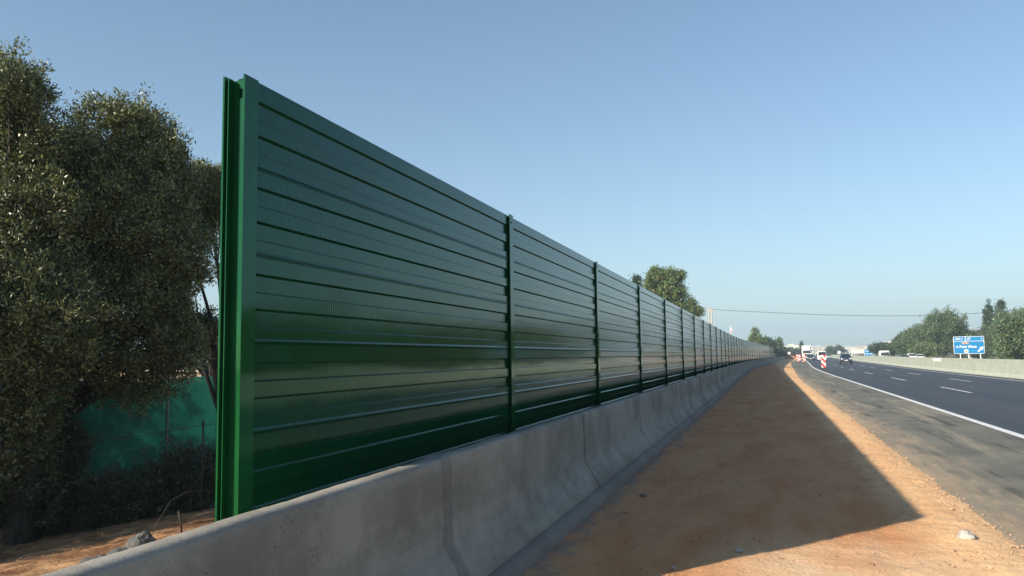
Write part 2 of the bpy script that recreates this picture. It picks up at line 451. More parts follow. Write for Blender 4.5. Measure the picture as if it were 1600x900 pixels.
def marking(name, x0, wd, dashes, lift=.017):
    V = []; F = []
    for a, b in dashes:
        ts = [a + (b-a)*i/4 for i in range(5)] if b-a < 20 else trange(a, b)
        for j, t in enumerate(ts):
            s = sh(t); n = len(V)
            for x in (x0-wd/2+s, x0+wd/2+s): V.append((x, t, gz(x, t)+lift))
            if j: F.append((n-2, n-1, n+1, n))
    return structure(mesh_obj(name, V, F, M_mark))
marking('edge_line', 4.46, .19, [(-60, 600)])
marking('lane_line', 7.76, .13, [(36.6+16*k, 42.6+16*k) for k in range(-3, 34)])
marking('lane_line', 11.08, .13, [(52.2+16*k, 58.1+16*k) for k in range(-4, 33)])
marking('median_edge_line', 14.35, .17, [(-60, 600)])
marking('opposite_lane_line', 21.6, .13, [(30+16*k, 36+16*k) for k in range(0, 30)])
marking('opposite_lane_line', 25.0, .13, [(38+16*k, 44+16*k) for k in range(0, 30)])
marking('opposite_edge_line', 28.2, .17, [(-60, 600)])

# distant hills
def hills():
    V = []; F = []; n = 160
    for i in range(n+1):
        a = R(-75 + 130*i/n); rad = 2400
        deg = math.degrees(a)
        h = 30 + 20*mn.noise(Vector((deg*.09, 3, 0))) + 12*mn.noise(Vector((deg*.4, 8, 0)))
        h *= .6 + .5*max(0, min(1, (deg-2)/9)) + (.45 if deg < -8 else 0)
        for r_, hh in ((rad, -6), (rad+200, h*.55+4*mn.noise(Vector((deg*1.3, 1, 0)))), (rad+450, h), (rad+800, -10)):
            V.append((math.sin(a)*r_, math.cos(a)*r_, hh))
    for i in range(n):
        for k in range(3): F.append((i*4+k, (i+1)*4+k, (i+1)*4+k+1, i*4+k+1))
    structure(mesh_obj('hills', V, F, simple('hill_scrub', (.10, .12, .07), .95, var=.3, scale=.01), smooth=True))
hills()

# ------------------------------------------------------------------ green noise barrier
T0, PS, NP = 3.806, 4.88, 64
H_P = 3.216
def post_mesh():
    m = MB(); hw = .064; tf = .011; D = .146     # local: x from -D (rear) to 0 (road side), y along the wall
    m.box(-tf, -hw, 0, 0, hw, H_P); m.box(-D, -hw, 0, -D+tf, hw, H_P)
    y0, y1 = -.004, .004
    m.box(-D+tf, y0, 0, -tf, y1, H_P-.115)
    m.box(-D+tf, y0, H_P-.115, -.082, y1, H_P-.06); m.box(-.052, y0, H_P-.115, -tf, y1, H_P-.06)
    m.box(-D+tf, y0, H_P-.06, -tf, y1, H_P-.012)
    # rubber clamping strip running down the channel
    return m
NB = empty('noise_barrier', (-2.748, T0, 0))
tag(NB, 'long glossy dark green metal noise wall standing behind the concrete barrier', 'noise barrier')
pm = post_mesh().build('post', M_post, NB)
for i, (yy, zz) in enumerate([(0.0, H_P-.07)]):
    bl = MB().disc((.004, .0, H_P-.09), .011, (1, 0, 0), .012, 6).build('bolt', M_post, pm)
for n in range(1, NP):
    t = T0+PS*n
    c = copy_tree(pm, NB); c.location = (sh(t), PS*n, .02); c.rotation_euler = (0, 0, sh_ang(t))
bpy.data.objects.remove(bl)
def panel_mesh():
    P, Q, RG = -.024, -.038, -.018
    prof = []; mod = .5046; k = mod/.4157
    bands = [(.003, P), (.078, P), (.090, Q), (.163, Q), (.173, P), (.243, P), (.255, Q), (.328, Q), (.338, P), (.386, P), (.397, P+.008), (.4, P+.008), (.4035, P-.002), (.406, P-.002), (.4105, P+.004), (.413, P+.004), (.4157, P)]
    for j in range(6):
        for u, x in bands: prof.append((x, 3.204-j*mod-u*k))
    V = []; F = []
    y0, y1 = .007, PS-.007
    prof = [(-.09, 3.219), (P-.004, 3.222)] + prof + [(P, .05), (-.11, .05), (-.11, 3.205)]
    n = len(prof)
    for y in (y0, y1):
        for x, z in prof: V.append((x, y, z))
    for i in range(n):
        j = (i+1) % n; F.append((i, i+n, j+n, j))
    F.append(tuple(range(n))); F.append(tuple(range(2*n-1, n-1, -1)))
    return V, F
V_, F_ = panel_mesh()
p0 = mesh_obj('panel', V_, F_, M_panel, NB)
for n in range(1, NP-1):
    t = T0+PS*n; c = p0.copy(); COL.objects.link(c); c.parent = NB
    a = math.atan2(sh(t+PS)-sh(t), PS); c.location = (sh(t), PS*n, 0); c.rotation_euler = (0, 0, -a)
# loose metal edge strip in the open channel of the first post
MB().box(-.118, -.055, .02, -.113, -.012, H_P-.01).build('sealing_strip', M_post, NB)

# ------------------------------------------------------------------ concrete barrier
def barrier_segment(L, seed, hi=True):
    prof = [(-1.868, .02), (-1.862, .155), (-1.910, .232), (-1.958, .312), (-2.008, .395), (-2.013, .41), (-2.016, .56), (-2.019, .68), (-2.023, .82), (-2.027, .928), (-2.037, .954), (-2.09, .956), (-2.145, .955), (-2.160, .94), (-2.165, .60), (-2.165, .02)]
    prof = [(x+2.04, z) for x, z in prof]
    ny = max(2, int(L/(.045 if hi else .5))); n = len(prof)
    V = []; F = []
    for j in range(ny+1):
        y = L*j/ny
        ed = min(y, L-y); r = max(0, 1-ed/.03) if hi else 0
        for x, z in prof:
            a = .0014 if hi else .0
            dx = a*mn.noise(Vector((seed*3.1+x*6, y*3, z*6))) + a*.6*mn.noise(Vector((seed, y*14, z*14)))
            dz = (.004*mn.noise(Vector((seed, y*2.2, 4))) + .003*mn.noise(Vector((seed, y*17, x*9)))) if z > .85 else 0
            V.append((x+dx-(r*.008 if x > -.15 else 0), y, z+dz-(r*.005 if z > .9 else 0)))
    for j in range(ny):
        for i in range(n-1): F.append((j*n+i, j*n+i+1, (j+1)*n+i+1, (j+1)*n+i))
    F.append(tuple(range(n-1, -1, -1))); F.append(tuple(range(ny*n, ny*n+n)))
    return V, F
J0, JL = 4.96, 4.12
segs = []
gl = 'precast concrete barrier segments under the noise wall'
lab = {-2: 'concrete barrier segment reaching out of the bottom of the picture, its top in full sun',
       -1: 'nearest rough concrete barrier segment, sunlit on top beside the first green post',
       0: 'pale concrete barrier segment just past the mortar-filled joint, pitted near its foot',
       1: 'shaded concrete barrier segment right after the first thin dark joint'}
mesh_far = None
for k in range(-2, 73):
    a = J0 + JL*k; gap = .012
    L = JL-gap
    if k == -1: L = JL-.004
    if k <= 4:
        V_, F_ = barrier_segment(L, k+10, True); o = mesh_obj('concrete_barrier', V_, F_, M_conc, smooth=True)
    else:
        if mesh_far is None:
            V_, F_ = barrier_segment(L, 33, False); o = mesh_obj('concrete_barrier', V_, F_, M_conc, smooth=True); mesh_far = o
        else: o = mesh_far.copy(); COL.objects.link(o)
    for pi_ in (-1, -2): o.data.polygons[len(o.data.polygons)+pi_].use_smooth = False
    o.location = (-2.04+sh(a), a, 0); o.rotation_euler = (0, 0, -math.atan2(sh(a+JL)-sh(a), JL))
    if k == 0: o.rotation_euler = (0, 0, R(.12))
    tag(o, lab.get(k, 'grey concrete barrier segment in the row receding past the second thin joint'), 'concrete barrier', gl)
# mortar in the first wide joint: one rough strip wrapped over the barrier face
def mortar():
    prof = [(-1.86, .06), (-1.860, .155), (-1.908, .232), (-1.956, .312), (-2.006, .395), (-2.011, .41), (-2.014, .56), (-2.017, .68), (-2.021, .82), (-2.025, .928), (-2.040, .957), (-2.09, .959), (-2.15, .957)]
    fine = []
    for (xa, za), (xb, zb_) in zip(prof, prof[1:]):
        for q_ in range(4): fine.append((xa+(xb-xa)*q_/4, za+(zb_-za)*q_/4, 1.0 if za < .93 else 0.0))
    prof = fine + [(prof[-1][0], prof[-1][1], 0.0)]
    V = []; F = []; n = 15
    for i, (x, z, fr) in enumerate(prof):
        h = i*.25
        wl = .10 + .05*mn.noise(Vector((h*.9, 2, 0))) + .03*mn.noise(Vector((h*4.1, 9, 0)))
        wr = .085 + .05*mn.noise(Vector((h*.8, 12, 0))) + .03*mn.noise(Vector((h*4.4, 19, 0)))
        for j in range(n):
            u = j/(n-1)*2-1
            y = J0-.03+u*(wr if u > 0 else wl)
            off = -.014+.022*(1-u**6)+.004*mn.noise(Vector((h*1.8, j*.55, 1)))+.003*mn.noise(Vector((h*6, j*1.9, 4)))
            V.append((x+off*fr, y, z+off*(1-fr)))
    for i in range(len(prof)-1):
        for j in range(n-1): a = i*n+j; F.append((a, a+1, a+n+1, a+n))
    o = mesh_obj('mortar_joint', V, F, M_mortar, smooth=True)
    tag(o, 'dark lumpy mortar smeared down the first joint of the concrete barrier', 'mortar joint')
mortar()
# footing
def footing():
    ts = list(np.arange(-10, 20, .09)) + list(np.arange(20, 60, .5)) + trange(60, 302)
    V = []; F = []
    for t in ts:
        s = sh(t); e = .012*mn.noise(Vector((t*1.7, 0, 0))) + .008*mn.noise(Vector((t*7, 3, 0)))
        z = .012*mn.noise(Vector((t*1.1, 5, 0)))
        for x, zz in ((-2.3, .05), (-2.3, .13), (-1.85, .135+z*.2), (-1.80+e*.5, .118+z), (-1.765+e, .075+z), (-1.745+e*1.4, -.04)): V.append((x+s, t, zz))
    n = 6
    for j in range(len(ts)-1):
        for i in range(n-1): F.append((j*n+i, j*n+i+1, (j+1)*n+i+1, (j+1)*n+i))
    tag(mesh_obj('concrete_footing', V, F, M_foot, smooth=True), 'low dark concrete footing running along the foot of the barrier beside the dirt path', 'footing')
footing()
# median barriers
def median(name, x0, ht, label, wid=.30, tex=0):
    ts = trange(-40, 600)
    V = []; F = []
    prof = [(-wid, -.02), (-wid, .07), (-.13, .30), (-.09, ht-.02), (-.07, ht), (.07, ht), (.09, ht-.02), (.13, .30), (wid, .07), (wid, -.02)]
    if tex: prof = [(-.14, -.02), (-.12, ht-.02), (-.10, ht), (.10, ht), (.12, ht-.02), (.14, -.02)]
    n = len(prof)
    for t in ts:
        for x, z in prof:
            X = x0+x+sh(t); V.append((X, t, gz(x0+sh(t), t)+z))
    for j in range(len(ts)-1):
        for i in range(n-1): F.append((j*n+i, j*n+i+1, (j+1)*n+i+1, (j+1)*n+i))
    F.append(tuple(range(n-1, -1, -1)));
    o = mesh_obj(name, V, F, M_med); tag(o, label, 'median barrier')
median('median_barrier', 15.75, .90, 'pale concrete median barrier standing at the far edge of the near carriageway')
median('median_wall', 17.3, 1.20, 'second pale concrete wall just behind the median barrier, slightly taller', tex=1)
V_, F_ = [], []
strip('median_fill', lambda t: 16.0+sh(t), lambda t: 17.2+sh(t), -40, 600, .10, M_foot)
# white patch on the median wall
o = MB().box(-.02, -2.6, -.20, .02, 2.6, .22).build('repair_panel', M_signw, None, (17.13+sh(98), 98, .72), rz=sh_ang(98)); tag(o, 'pale rectangular patch fixed on the upper face of the rear median wall', 'panel')

# ------------------------------------------------------------------ trees
def leaves_mesh(name, blobs, n, ll, lw, seed, mat, parent, shell=.45, droop=0.0, sprig=9, spread=.05, lump=.28, blades=False, clump=14):
    rg = np.random.default_rng(seed)
    # leafy sprays: clumps spread over every limb's mass, finer ones near the outside
    BB = np.array(blobs); vol = (BB[:, 3]*BB[:, 4]*BB[:, 5])**.72; vol /= vol.sum()
    ns = max(1, n//sprig); per = clump; nc = max(6, ns//per)
    wb = rg.choice(len(blobs), nc, p=vol); B = BB[wb]
    d = rg.normal(size=(nc, 3)); d[:, 2] += .25; d /= np.linalg.norm(d, axis=1)[:, None]
    ph = rg.random((len(blobs), 6))*6.28; P = ph[wb]
    lumps = lump*(np.sin(d[:, 0]*4+P[:, 0])*np.sin(d[:, 1]*4+P[:, 1])+.8*np.sin(d[:, 2]*6+P[:, 2])*np.sin(d[:, 0]*7+P[:, 3])+.6*rg.normal(size=nc)*.5)
    r = (shell+(1-shell)*rg.random(nc)**.55)*.90*(1+lumps*.6)
    CC = B[:, :3]+d*r[:, None]*B[:, 3:6]
    br = np.minimum(np.minimum(B[:, 3], B[:, 4]), B[:, 5]*1.3)
    cs = br*(.10+.16*rg.random(nc)**1.5)
    dirn = d*.8+rg.normal(size=(nc, 3))*.45+np.array([0, 0, .35-droop]); dirn /= np.linalg.norm(dirn, axis=1)[:, None]
    idx = np.repeat(np.arange(nc), per); m_ = len(idx)
    along = (rg.random(m_)*2.6-.8)*cs[idx]
    C = CC[idx]+dirn[idx]*along[:, None]+rg.normal(size=(m_, 3))*(cs[idx]*(.50-.13*along/np.maximum(cs[idx], 1e-6)).clip(.12, .7))[:, None]
    d = dirn[idx]
    C = np.repeat(C, sprig, axis=0); D = np.repeat(d, sprig, axis=0); N = len(C)
    C = C + rg.normal(size=(N, 3))*spread
    ax = rg.normal(size=(N, 3))*.9 + D*.9 + np.array([0, 0, .25-droop]); ax /= np.linalg.norm(ax, axis=1)[:, None]
    o = rg.normal(size=(N, 3)); sd = np.cross(ax, o); sd /= np.linalg.norm(sd, axis=1)[:, None]+1e-9
    L = ll*(.6+.8*rg.random(N))[:, None]; W = lw*(.7+.6*rg.random(N))[:, None]
    V = np.stack([C, C+ax*L*.45+sd*W*.5, C+ax*L, C+ax*L*.45-sd*W*.5], axis=1).reshape(-1, 3)
    me = bpy.data.meshes.new(name); me.vertices.add(4*N); me.loops.add(4*N); me.polygons.add(N)
    me.vertices.foreach_set('co', V.ravel().astype(np.float32)); me.loops.foreach_set('vertex_index', np.arange(4*N, dtype=np.int32))
    me.polygons.foreach_set('loop_start', np.arange(0, 4*N, 4, dtype=np.int32)); me.polygons.foreach_set('loop_total', np.full(N, 4, dtype=np.int32))
    me.update(calc_edges=True); me.validate(); me.materials.append(mat)
    ob = bpy.data.objects.new(name, me); COL.objects.link(ob)
    if parent: ob.parent = parent
    return ob
def trunk_mesh(blobs, base_r, h0, parent, seed, lean=(0, 0)):
    rg = random.Random(seed); m = MB()
    top = Vector((lean[0], lean[1], h0))
    m.tube([(0, 0, -.25), (lean[0]*.3+.03, lean[1]*.3, h0*.4), top], [base_r*1.25, base_r, base_r*.8], 9)
    for b in blobs:
        c = Vector(b[:3]); mid = (top+c)/2 + Vector((rg.uniform(-.2, .2), rg.uniform(-.2, .2), rg.uniform(-.1, .3)))
        m.tube([top-Vector((0, 0, .1)), mid, c], [base_r*.55, base_r*.33, base_r*.16], 6)
        for k in range(5):
            e = c + Vector((rg.uniform(-1, 1)*b[3], rg.uniform(-1, 1)*b[4], rg.uniform(-.4, .95)*b[5]))*.75
            m.tube([mid+(c-mid)*rg.uniform(.2, .9), (mid+e)/2+Vector((0, 0, .12)), e], [base_r*.16, base_r*.10, base_r*.03], 5)
    return m.build('trunk', M_bark, parent, smooth=True)
def tree(kind, loc, blobs, n, ll, lw, seed, leafmat, label, cat='tree', group=None, base_r=.14, h0=1.2, lean=(0, 0), rz=0.0, **kw):
    t = empty(kind, loc, rz); tag(t, label, cat, group)
    leaves_mesh('crown', blobs, n, ll, lw, seed, leafmat, t, **kw)
    trunk_mesh(blobs, base_r, h0, t, seed, lean)
    return t
def depth_pt(px, py, dep):
    """point on a sight line at camera depth dep"""
    return Vector((0, 0, CAM_H)) + fw*dep + r2*((px-800)/FPX*dep) - u2*((py-450)/FPX*dep)
def px_blobs(lst, dep, origin):
    out = []
    for px, py, rp, rv, dd in lst:
        p = depth_pt(px, py, dep+dd) - origin; r = rp*(dep+dd)/FPX; v = rv*(dep+dd)/FPX
        out.append((p.x, p.y, p.z, r, r*1.05, v))
    return out

# the big olive at the left edge, the olive in front of the green net, a smaller one beside the post
oA = depth_pt(35, 800, 10.6); oA.z = -.7
blA = px_blobs([(10, 140, 66, 58, 0), (-40, 230, 110, 100, .6), (50, 235, 75, 65, .4), (20, 350, 120, 110, .2), (-50, 480, 130, 120, 0), (40, 500, 105, 110, -.3), (10, 640, 80, 100, -.2), (60, 600, 45, 60, -.1), (40, 720, 55, 70, .2), (-40, 720, 110, 110, 0)], 10.6, oA)
tree('olive_tree', oA, blA, 210000, .056, .023, 3, M_leaf_olive, 'tallest dense olive tree at the left edge, foliage reaching almost to the ground', 'olive tree', 'olive trees beyond the noise wall', .2, 1.3, shell=.3, lump=.22)
oB = depth_pt(75, 800, 12.0); oB.z = -.72
blB = px_blobs([(182, 215, 60, 72, 0), (115, 262, 62, 62, -.2), (225, 245, 62, 62, .1), (120, 330, 80, 70, .1), (262, 300, 46, 60, .2), (170, 340, 100, 95, -.2), (250, 400, 80, 75, .2), (110, 430, 85, 95, 0), (190, 490, 95, 80, 0), (254, 475, 52, 60, .1), (222, 585, 80, 52, .1), (285, 545, 38, 34, .2), (130, 530, 60, 50, 0)], 12.0, oB)
tree('olive_tree', oB, blB, 210000, .056, .023, 11, M_leaf_olive, 'round-topped olive tree hanging low over the green net, second from the left', 'olive tree', 'olive trees beyond the noise wall', .17, 1.5, shell=.3, lump=.34)
blA2 = px_blobs([(112, 165, 13, 18, 0), (150, 158, 16, 26, 0)], 12.0, oB)
oC = depth_pt(352, 700, 13.6); oC.z = -.74
blC = px_blobs([(322, 300, 44, 46, 0), (285, 345, 46, 45, 0), (330, 325, 48, 42, .1), (322, 515, 26, 22, .6), (262, 430, 34, 45, 0), (272, 505, 30, 38, .4)], 13.6, oC)
tree('olive_tree', oC, blC, 80000, .056, .023, 17, M_leaf_olive, 'smaller loose olive tree right behind the first green post', 'olive tree', 'olive trees beyond the noise wall', .09, 1.3)
# two unseen olives added past the left edge to cast shade, then one behind
tree('olive_tree', Vector((-12.6, 4.2, -.7)), [(0, 0, 2.4, 2.1, 2.1, 1.7), (-1, .8, 4.1, 1.9, 1.9, 1.6), (.2, -.7, 4.0, 1.9, 1.9, 1.6), (.1, .9, 4.9, 1.7, 1.7, 1.2), (.6, .9, 1.7, 1.8, 1.7, 1.4), (.5, .6, 3.6, 1.6, 1.6, 1.5)], 90000, .10, .045, 23, M_leaf_olive, 'unseen olive tree added beyond the left edge to shade the olives in view', 'olive tree', 'olive trees beyond the noise wall', .18, 1.2)
tree('olive_tree', Vector((-15.2, 4.8, -.7)), [(0, 0, 2.9, 2.1, 2.1, 1.9), (-1, .9, 3.9, 1.5, 1.5, 1.3), (.8, -.6, 2.2, 1.6, 1.6, 1.4)], 32000, .08, .03, 29, M_leaf_olive, 'wide unseen olive tree added further beyond the left edge for shade', 'olive tree', 'olive trees beyond the noise wall', .18, 1.2)
tree('olive_tree', Vector((-14.6, 10.5, -.7)), [(0, 0, 2.9, 2.0, 2.0, 1.9), (-.6, .9, 3.9, 1.5, 1.5, 1.0), (.8, -.6, 2.0, 1.6, 1.6, 1.4)], 32000, .08, .03, 31, M_leaf_olive, 'dark olive tree behind the tallest one, showing only through its gaps', 'olive tree', 'olive trees beyond the noise wall', .18, 1.2)

# shrubs along the foot of the net
def shrub(px, py, dep, rp, rv, n, seed, label):
    o = depth_pt(px, py, dep); g = Vector((o.x, o.y, -.7)); c = o-g
    r = rp*dep/FPX; v = rv*dep/FPX
    tree('shrub', g, [(0, 0, c.z, r, r, v), (r*.5, .1, c.z-.1, r*.6, r*.6, v*.7), (-r*.5, -.1, c.z-.05, r*.65, r*.65, v*.75), (0, 0, c.z*.5, r*.9, r*.9, v*.8)], n, .05, .022, seed, M_leaf_shrub, label, 'shrub', 'shrubs in front of the green net', .035, .15)
shrub(165, 778, 11.2, 58, 36, 12000, 41, 'low dark shrub left in the row before the green net')
shrub(245, 765, 11.4, 55, 38, 12000, 42, 'rounded dark shrub in the middle of the row before the green net')
shrub(308, 735, 11.6, 46, 46, 13000, 43, 'dark shrub next to the green post, tallest of the row before the net')
shrub(108, 710, 11.2, 26, 58, 9000, 44, 'narrow upright dark shrub at the left end of the green net')
shrub(50, 790, 10.8, 60, 40, 12000, 45, 'low shrub in deep shade under the tallest olive tree')

# ------------------------------------------------------------------ net fence, wire fence
FX = -10.0
nf = empty('net_fence', (FX, 0, -.75)); tag(nf, 'chain link fence hung with green shade net below the olive trees', 'fence')
def net():
    V = []; F = []; ny, nz = 120, 12
    for j in range(ny+1):
        y = 8.9 + 16*j/ny
        for k in range(nz+1):
            z = .05 + 2.0*k/nz
            V.append((-.06+.03*math.sin(y*2.1+z*.6)+.02*mn.noise(Vector((y*1.7, z*2, 0))), y, z+(.03*math.sin(y*2.1) if k == nz else 0)))
    for j in range(ny):
        for k in range(nz): a = j*(nz+1)+k; F.append((a, a+1, a+nz+2, a+nz+1))
    return mesh_obj('shade_net', V, F, M_net, nf, smooth=True)
net()
postys = []
for k in range(0, 6):
    y = 8.55 + 3.0*k
    postys.append(y)
    MB().tube([(.05, y, -.1), (.05, y, 2.28)], .026, 8).build('post', M_steel, nf, smooth=True)
m = MB()
for z in (.15, .95, 1.2, 2.05): m.tube([(.07, 8.6, z), (.07, 15, z-.01), (.07, 23.6, z)], .004, 4)
m.build('tension_wire', M_steel, nf)
m = MB(); st = .065
y = 8.6
while y < 21:
    for sgn in (1, -1):
        a = (.075, y, .05 if sgn > 0 else 2.05); b = (.075, y+2.0, 2.05 if sgn > 0 else .05)
        m.tube([a, b], .0022, 3, cap=False)
    y += st
m.build('wire_mesh', M_steel, nf)
wf = empty('wire_fence', (-7.5, 9.4, -.6)); tag(wf, 'low fence of thin metal stakes and sagging wires among the shrubs', 'fence')
for y in (-6.2, -3.1, 0, 3.1, 6.2): MB().tube([(0, y, -.15), (.01, y, 1.38)], .013, 6).build('stake', M_rust, wf, smooth=True)
for z in (.5, .9, 1.33): MB().tube([(.02, -6.2+12.4*i/24, z-.04*abs(math.sin(math.pi*i/6))) for i in range(25)], .004, 4).build('wire', M_rust, wf)

# ------------------------------------------------------------------ background on the left, seen through gaps
hs = empty('house', (-41.5, 30, -.75)); tag(hs, 'terracotta coloured house showing in patches through the olive leaves', 'house')
MB().box(-9, 0, 0, 9.5, 4, 4.6).build('wall', M_terra, hs)
MB().add([(-9.5, -.5, 4.6), (10, -.5, 4.6), (10, 4.5, 4.6), (-9.5, 4.5, 4.6), (-7, 2, 5.6), (7.5, 2, 5.6)], [(0, 1, 5, 4), (1, 2, 5), (2, 3, 4, 5), (3, 0, 4), (3, 2, 1, 0)]).build('roof', M_roof, hs)
for x in (-6.5, -2.5, 1.5, 5.5): MB().box(x, -.05, 1.4, x+1.2, .02, 2.8).build('window', M_win, hs)
gw = MB().box(-12, -.15, 0, 10, .15, 1.9).box(-12, -.22, 1.9, 10, .22, 2.0, 1).build('garden_wall', [M_ochre, M_offw], None, (-22, 31, -.75)); tag(gw, 'low ochre garden wall with a pale coping beyond the green net', 'wall')
def bushy(px, py, t, rx, rz, n, seed, mat, label, ll=.3, cat='tree', group=None, kind='leafy_tree', zg=None, extra=None, droop=0):
    """a tree whose crown centre lies at distance t; rx, rz in metres"""
    p = at(px, py, t); g = gz(p.x, min(t, 600)) if zg is None else zg
    c = p.z-g; rg = random.Random(seed)
    bl = [(0, 0, c, rx*.7, rx*.7, rz*.8)]
    for k in range(7):
        a = rg.uniform(0, 6.28); e = rg.uniform(-.7, .65)
        bl.append((math.cos(a)*rx*.55, math.sin(a)*rx*.55, c+e*rz, rx*rg.uniform(.32, .5), rx*rg.uniform(.32, .5), rz*rg.uniform(.28, .42)))
    if extra: bl += extra(c)
    return tree(kind, Vector((p.x, p.y, g)), bl, n, ll, ll*.5, seed, mat, label, cat, group, max(.08, rx*.07), max(.3, (c-rz)*.9), sprig=5, spread=ll*.8, droop=droop)
bushy(330, 545, 26, 2.2, 1.1, 7000, 61, M_leaf_yellow, 'yellowish bush above the garden wall by the first post', .12, 'bush', kind='garden_bush', zg=-.75)
bushy(60, 470, 26, 3.0, 1.6, 8000, 62, M_leaf_green, 'green garden tree in front of the terracotta house', .14, zg=-.75)
# cables on the left
for k, dz in enumerate((0, .14)):
    m = MB().tube([tuple(at(40+i*40, 405+i*4.0+(.0 if k == 0 else -2.6), 38)) for i in range(10)], .012, 4)
    tag(m.build('overhead_cable', M_plastic), ['lower of two dark cables in the gap between the olives and the first post', 'upper of two dark cables in the gap between the olives and the first post'][k], 'cable')

# ------------------------------------------------------------------ trees behind the noise wall
G2 = 'trees rising behind the noise wall'
p = at(1038, 520, 90)
def mk_tree(px_list, t, n, seed, mat, label, ll, kind='leafy_tree', cat='tree', group=None, base_px=None, **kw):
    bx = base_px if base_px else px_list[0][0]
    o = at(bx, 560, t); o.z = gz(o.x, t)
    dep = (Vector((o.x, o.y, CAM_H))-Vector((0, 0, CAM_H))).dot(fw)
    bl = px_blobs([(a, b, c, d, e) for a, b, c, d, e in px_list], dep, o)
    h0 = max(.5, min(b[2]-b[5] for b in bl)*.8)
    kw.setdefault('sprig', 5); kw.setdefault('spread', ll*.8)
    return tree(kind, o, bl, n, ll, ll*.5, seed, mat, label, cat, group, max(.08, .04*h0), h0, **kw)
mk_tree([(1028, 452, 22, 30, 0), (1050, 445, 20, 24, 0), (1018, 470, 18, 30, 0), (1056, 470, 16, 30, 0), (1036, 432, 14, 14, 0), (1062, 432, 10, 9, 0), (1040, 490, 26, 28, 0), (1022, 428, 9, 10, 0)], 90, 26000, 71, M_leaf_yellow, 'large round tree rising high above the middle of the noise wall', .26, group=G2, base_px=1040, droop=.9)
mk_tree([(1080, 483, 9, 9, 0), (1092, 488, 8, 6, 0), (1077, 490, 9, 9, 0), (1082, 473, 4, 4, 0)], 105, 2600, 72, M_leaf_yellow, 'small sparse treetop between the large round tree and the pole', .26, group=G2)
mk_tree([(994, 440, 5, 7, 0), (990, 455, 9, 12, 0), (1001, 448, 4, 5, 0)], 95, 1800, 73, M_leaf_dark, 'dark leafy tip just left of the large round tree', .26, group=G2)
mk_tree([(1180, 519, 3, 6, 0), (1180, 527, 7, 6, 0), (1184, 536, 12, 8, 0), (1178, 534, 8, 8, 0)], 190, 4200, 74, M_leaf_yellow, 'pointed pine top above the far end of the noise wall', .4, 'pine_tree', 'pine', G2)
mk_tree([(1198, 536, 8, 7, 0), (1205, 541, 8, 8, 0), (1190, 541, 8, 6, 0)], 215, 4200, 75, M_leaf_dark, 'low dark round treetop between two taller ones at the end of the noise wall', .4, group=G2)
mk_tree([(1216, 533, 5, 4, 0), (1218, 541, 5, 7, 0), (1214, 545, 6, 6, 0)], 225, 3000, 76, M_leaf_green, 'small treetop right above the end of the noise wall', .4, group=G2)
mk_tree([(1252, 541, 1.4, 7, 0), (1252, 551, 2.0, 8, 0), (1252, 558, 2.0, 6, 0)], 330, 3000, 77, M_leaf_dark, 'slim dark cypress standing alone left of the white lorry', .4, 'cypress_tree', 'cypress', lump=.1)
for i, (px, py, rp, rv, t, lb) in enumerate([(1226, 550, 5, 5, 300, 'dark bush right past the end of the noise wall'), (1240, 552, 7, 4.5, 320, 'low dark bush left of the lone cypress'),
        (1298, 549, 8, 6, 420, 'round dark roadside tree left of the speed sign'), (1311, 547, 9, 6.5, 430, 'broad dark tree above the nearest oncoming car')]):
    mk_tree([(px, py, rp, rv, 0), (px-rp*.5, py+2, rp*.6, rv*.7, 0), (px+rp*.5, py+2, rp*.6, rv*.7, 0)], t, 3500, 80+i, M_leaf_dark, lb, .5, group='dark trees by the end of the road')

# ------------------------------------------------------------------ trees to the right, beyond the opposite carriageway
G3 = 'trees beyond the opposite carriageway'
right_trees = [
 # px, py, rpx, rv, t, n, mat, label
 ([(1475, 512, 30, 24, 0), (1462, 505, 14, 12, 0), (1490, 515, 18, 18, 0), (1455, 530, 25, 22, 0), (1485, 540, 34, 18, 0)], 180, 34000, M_leaf_green, 'broad rounded tree left of the blue exit sign'),
 ([(1428, 535, 20, 16, 0), (1440, 525, 18, 14, 0), (1418, 545, 20, 12, 0)], 190, 19000, M_leaf_green, 'medium tree sloping down left of the broad rounded one'),
 ([(1405, 540, 10, 12, 0), (1412, 530, 9, 8, 0), (1400, 546, 12, 8, 0)], 205, 9000, M_leaf_dark, 'smaller tree at the left end of the right-hand tree belt'),
 ([(1378, 544, 11, 7, 0), (1366, 547, 9, 6, 0), (1388, 547, 10, 7, 0)], 230, 8000, M_leaf_dark, 'far low treetop above the white van'),
 ([(1545, 487, 5, 17, 0), (1545, 505, 7, 18, 0), (1546, 525, 9, 18, 0)], 195, 9000, M_leaf_dark, 'slim dark conifer, left of two spires above the exit sign'),
 ([(1565, 478, 4, 9, 0), (1564, 492, 8, 13, 0), (1566, 510, 12, 18, 0), (1566, 530, 14, 18, 0)], 192, 12000, M_leaf_dark, 'taller dark conifer, right of two spires above the exit sign'),
 ([(1590, 505, 26, 20, 0), (1575, 525, 26, 24, 0), (1605, 530, 30, 28, 0), (1572, 545, 26, 14, 0)], 174, 38000, M_leaf_green, 'wide tree filling the right edge behind the exit sign'),
 ([(1520, 535, 22, 16, 0), (1508, 540, 20, 14, 0), (1532, 545, 20, 12, 0), (1510, 528, 9, 9, 0), (1540, 553, 24, 9, 0)], 200, 20000, M_leaf_dark, 'low dark tree directly behind the exit sign'),
 ([(1450, 548, 14, 9, 0), (1436, 550, 12, 8, 0)], 172, 7000, M_leaf_yellow, 'light green roadside bush above the parked-looking white cars'),
]
for i, (bl, t, n, mt, lb) in enumerate(right_trees):
    mk_tree(bl, t, n, 100+i, mt, lb, .34, 'conifer_tree' if 'conifer' in lb else 'leafy_tree', 'tree', G3, lump=.42)
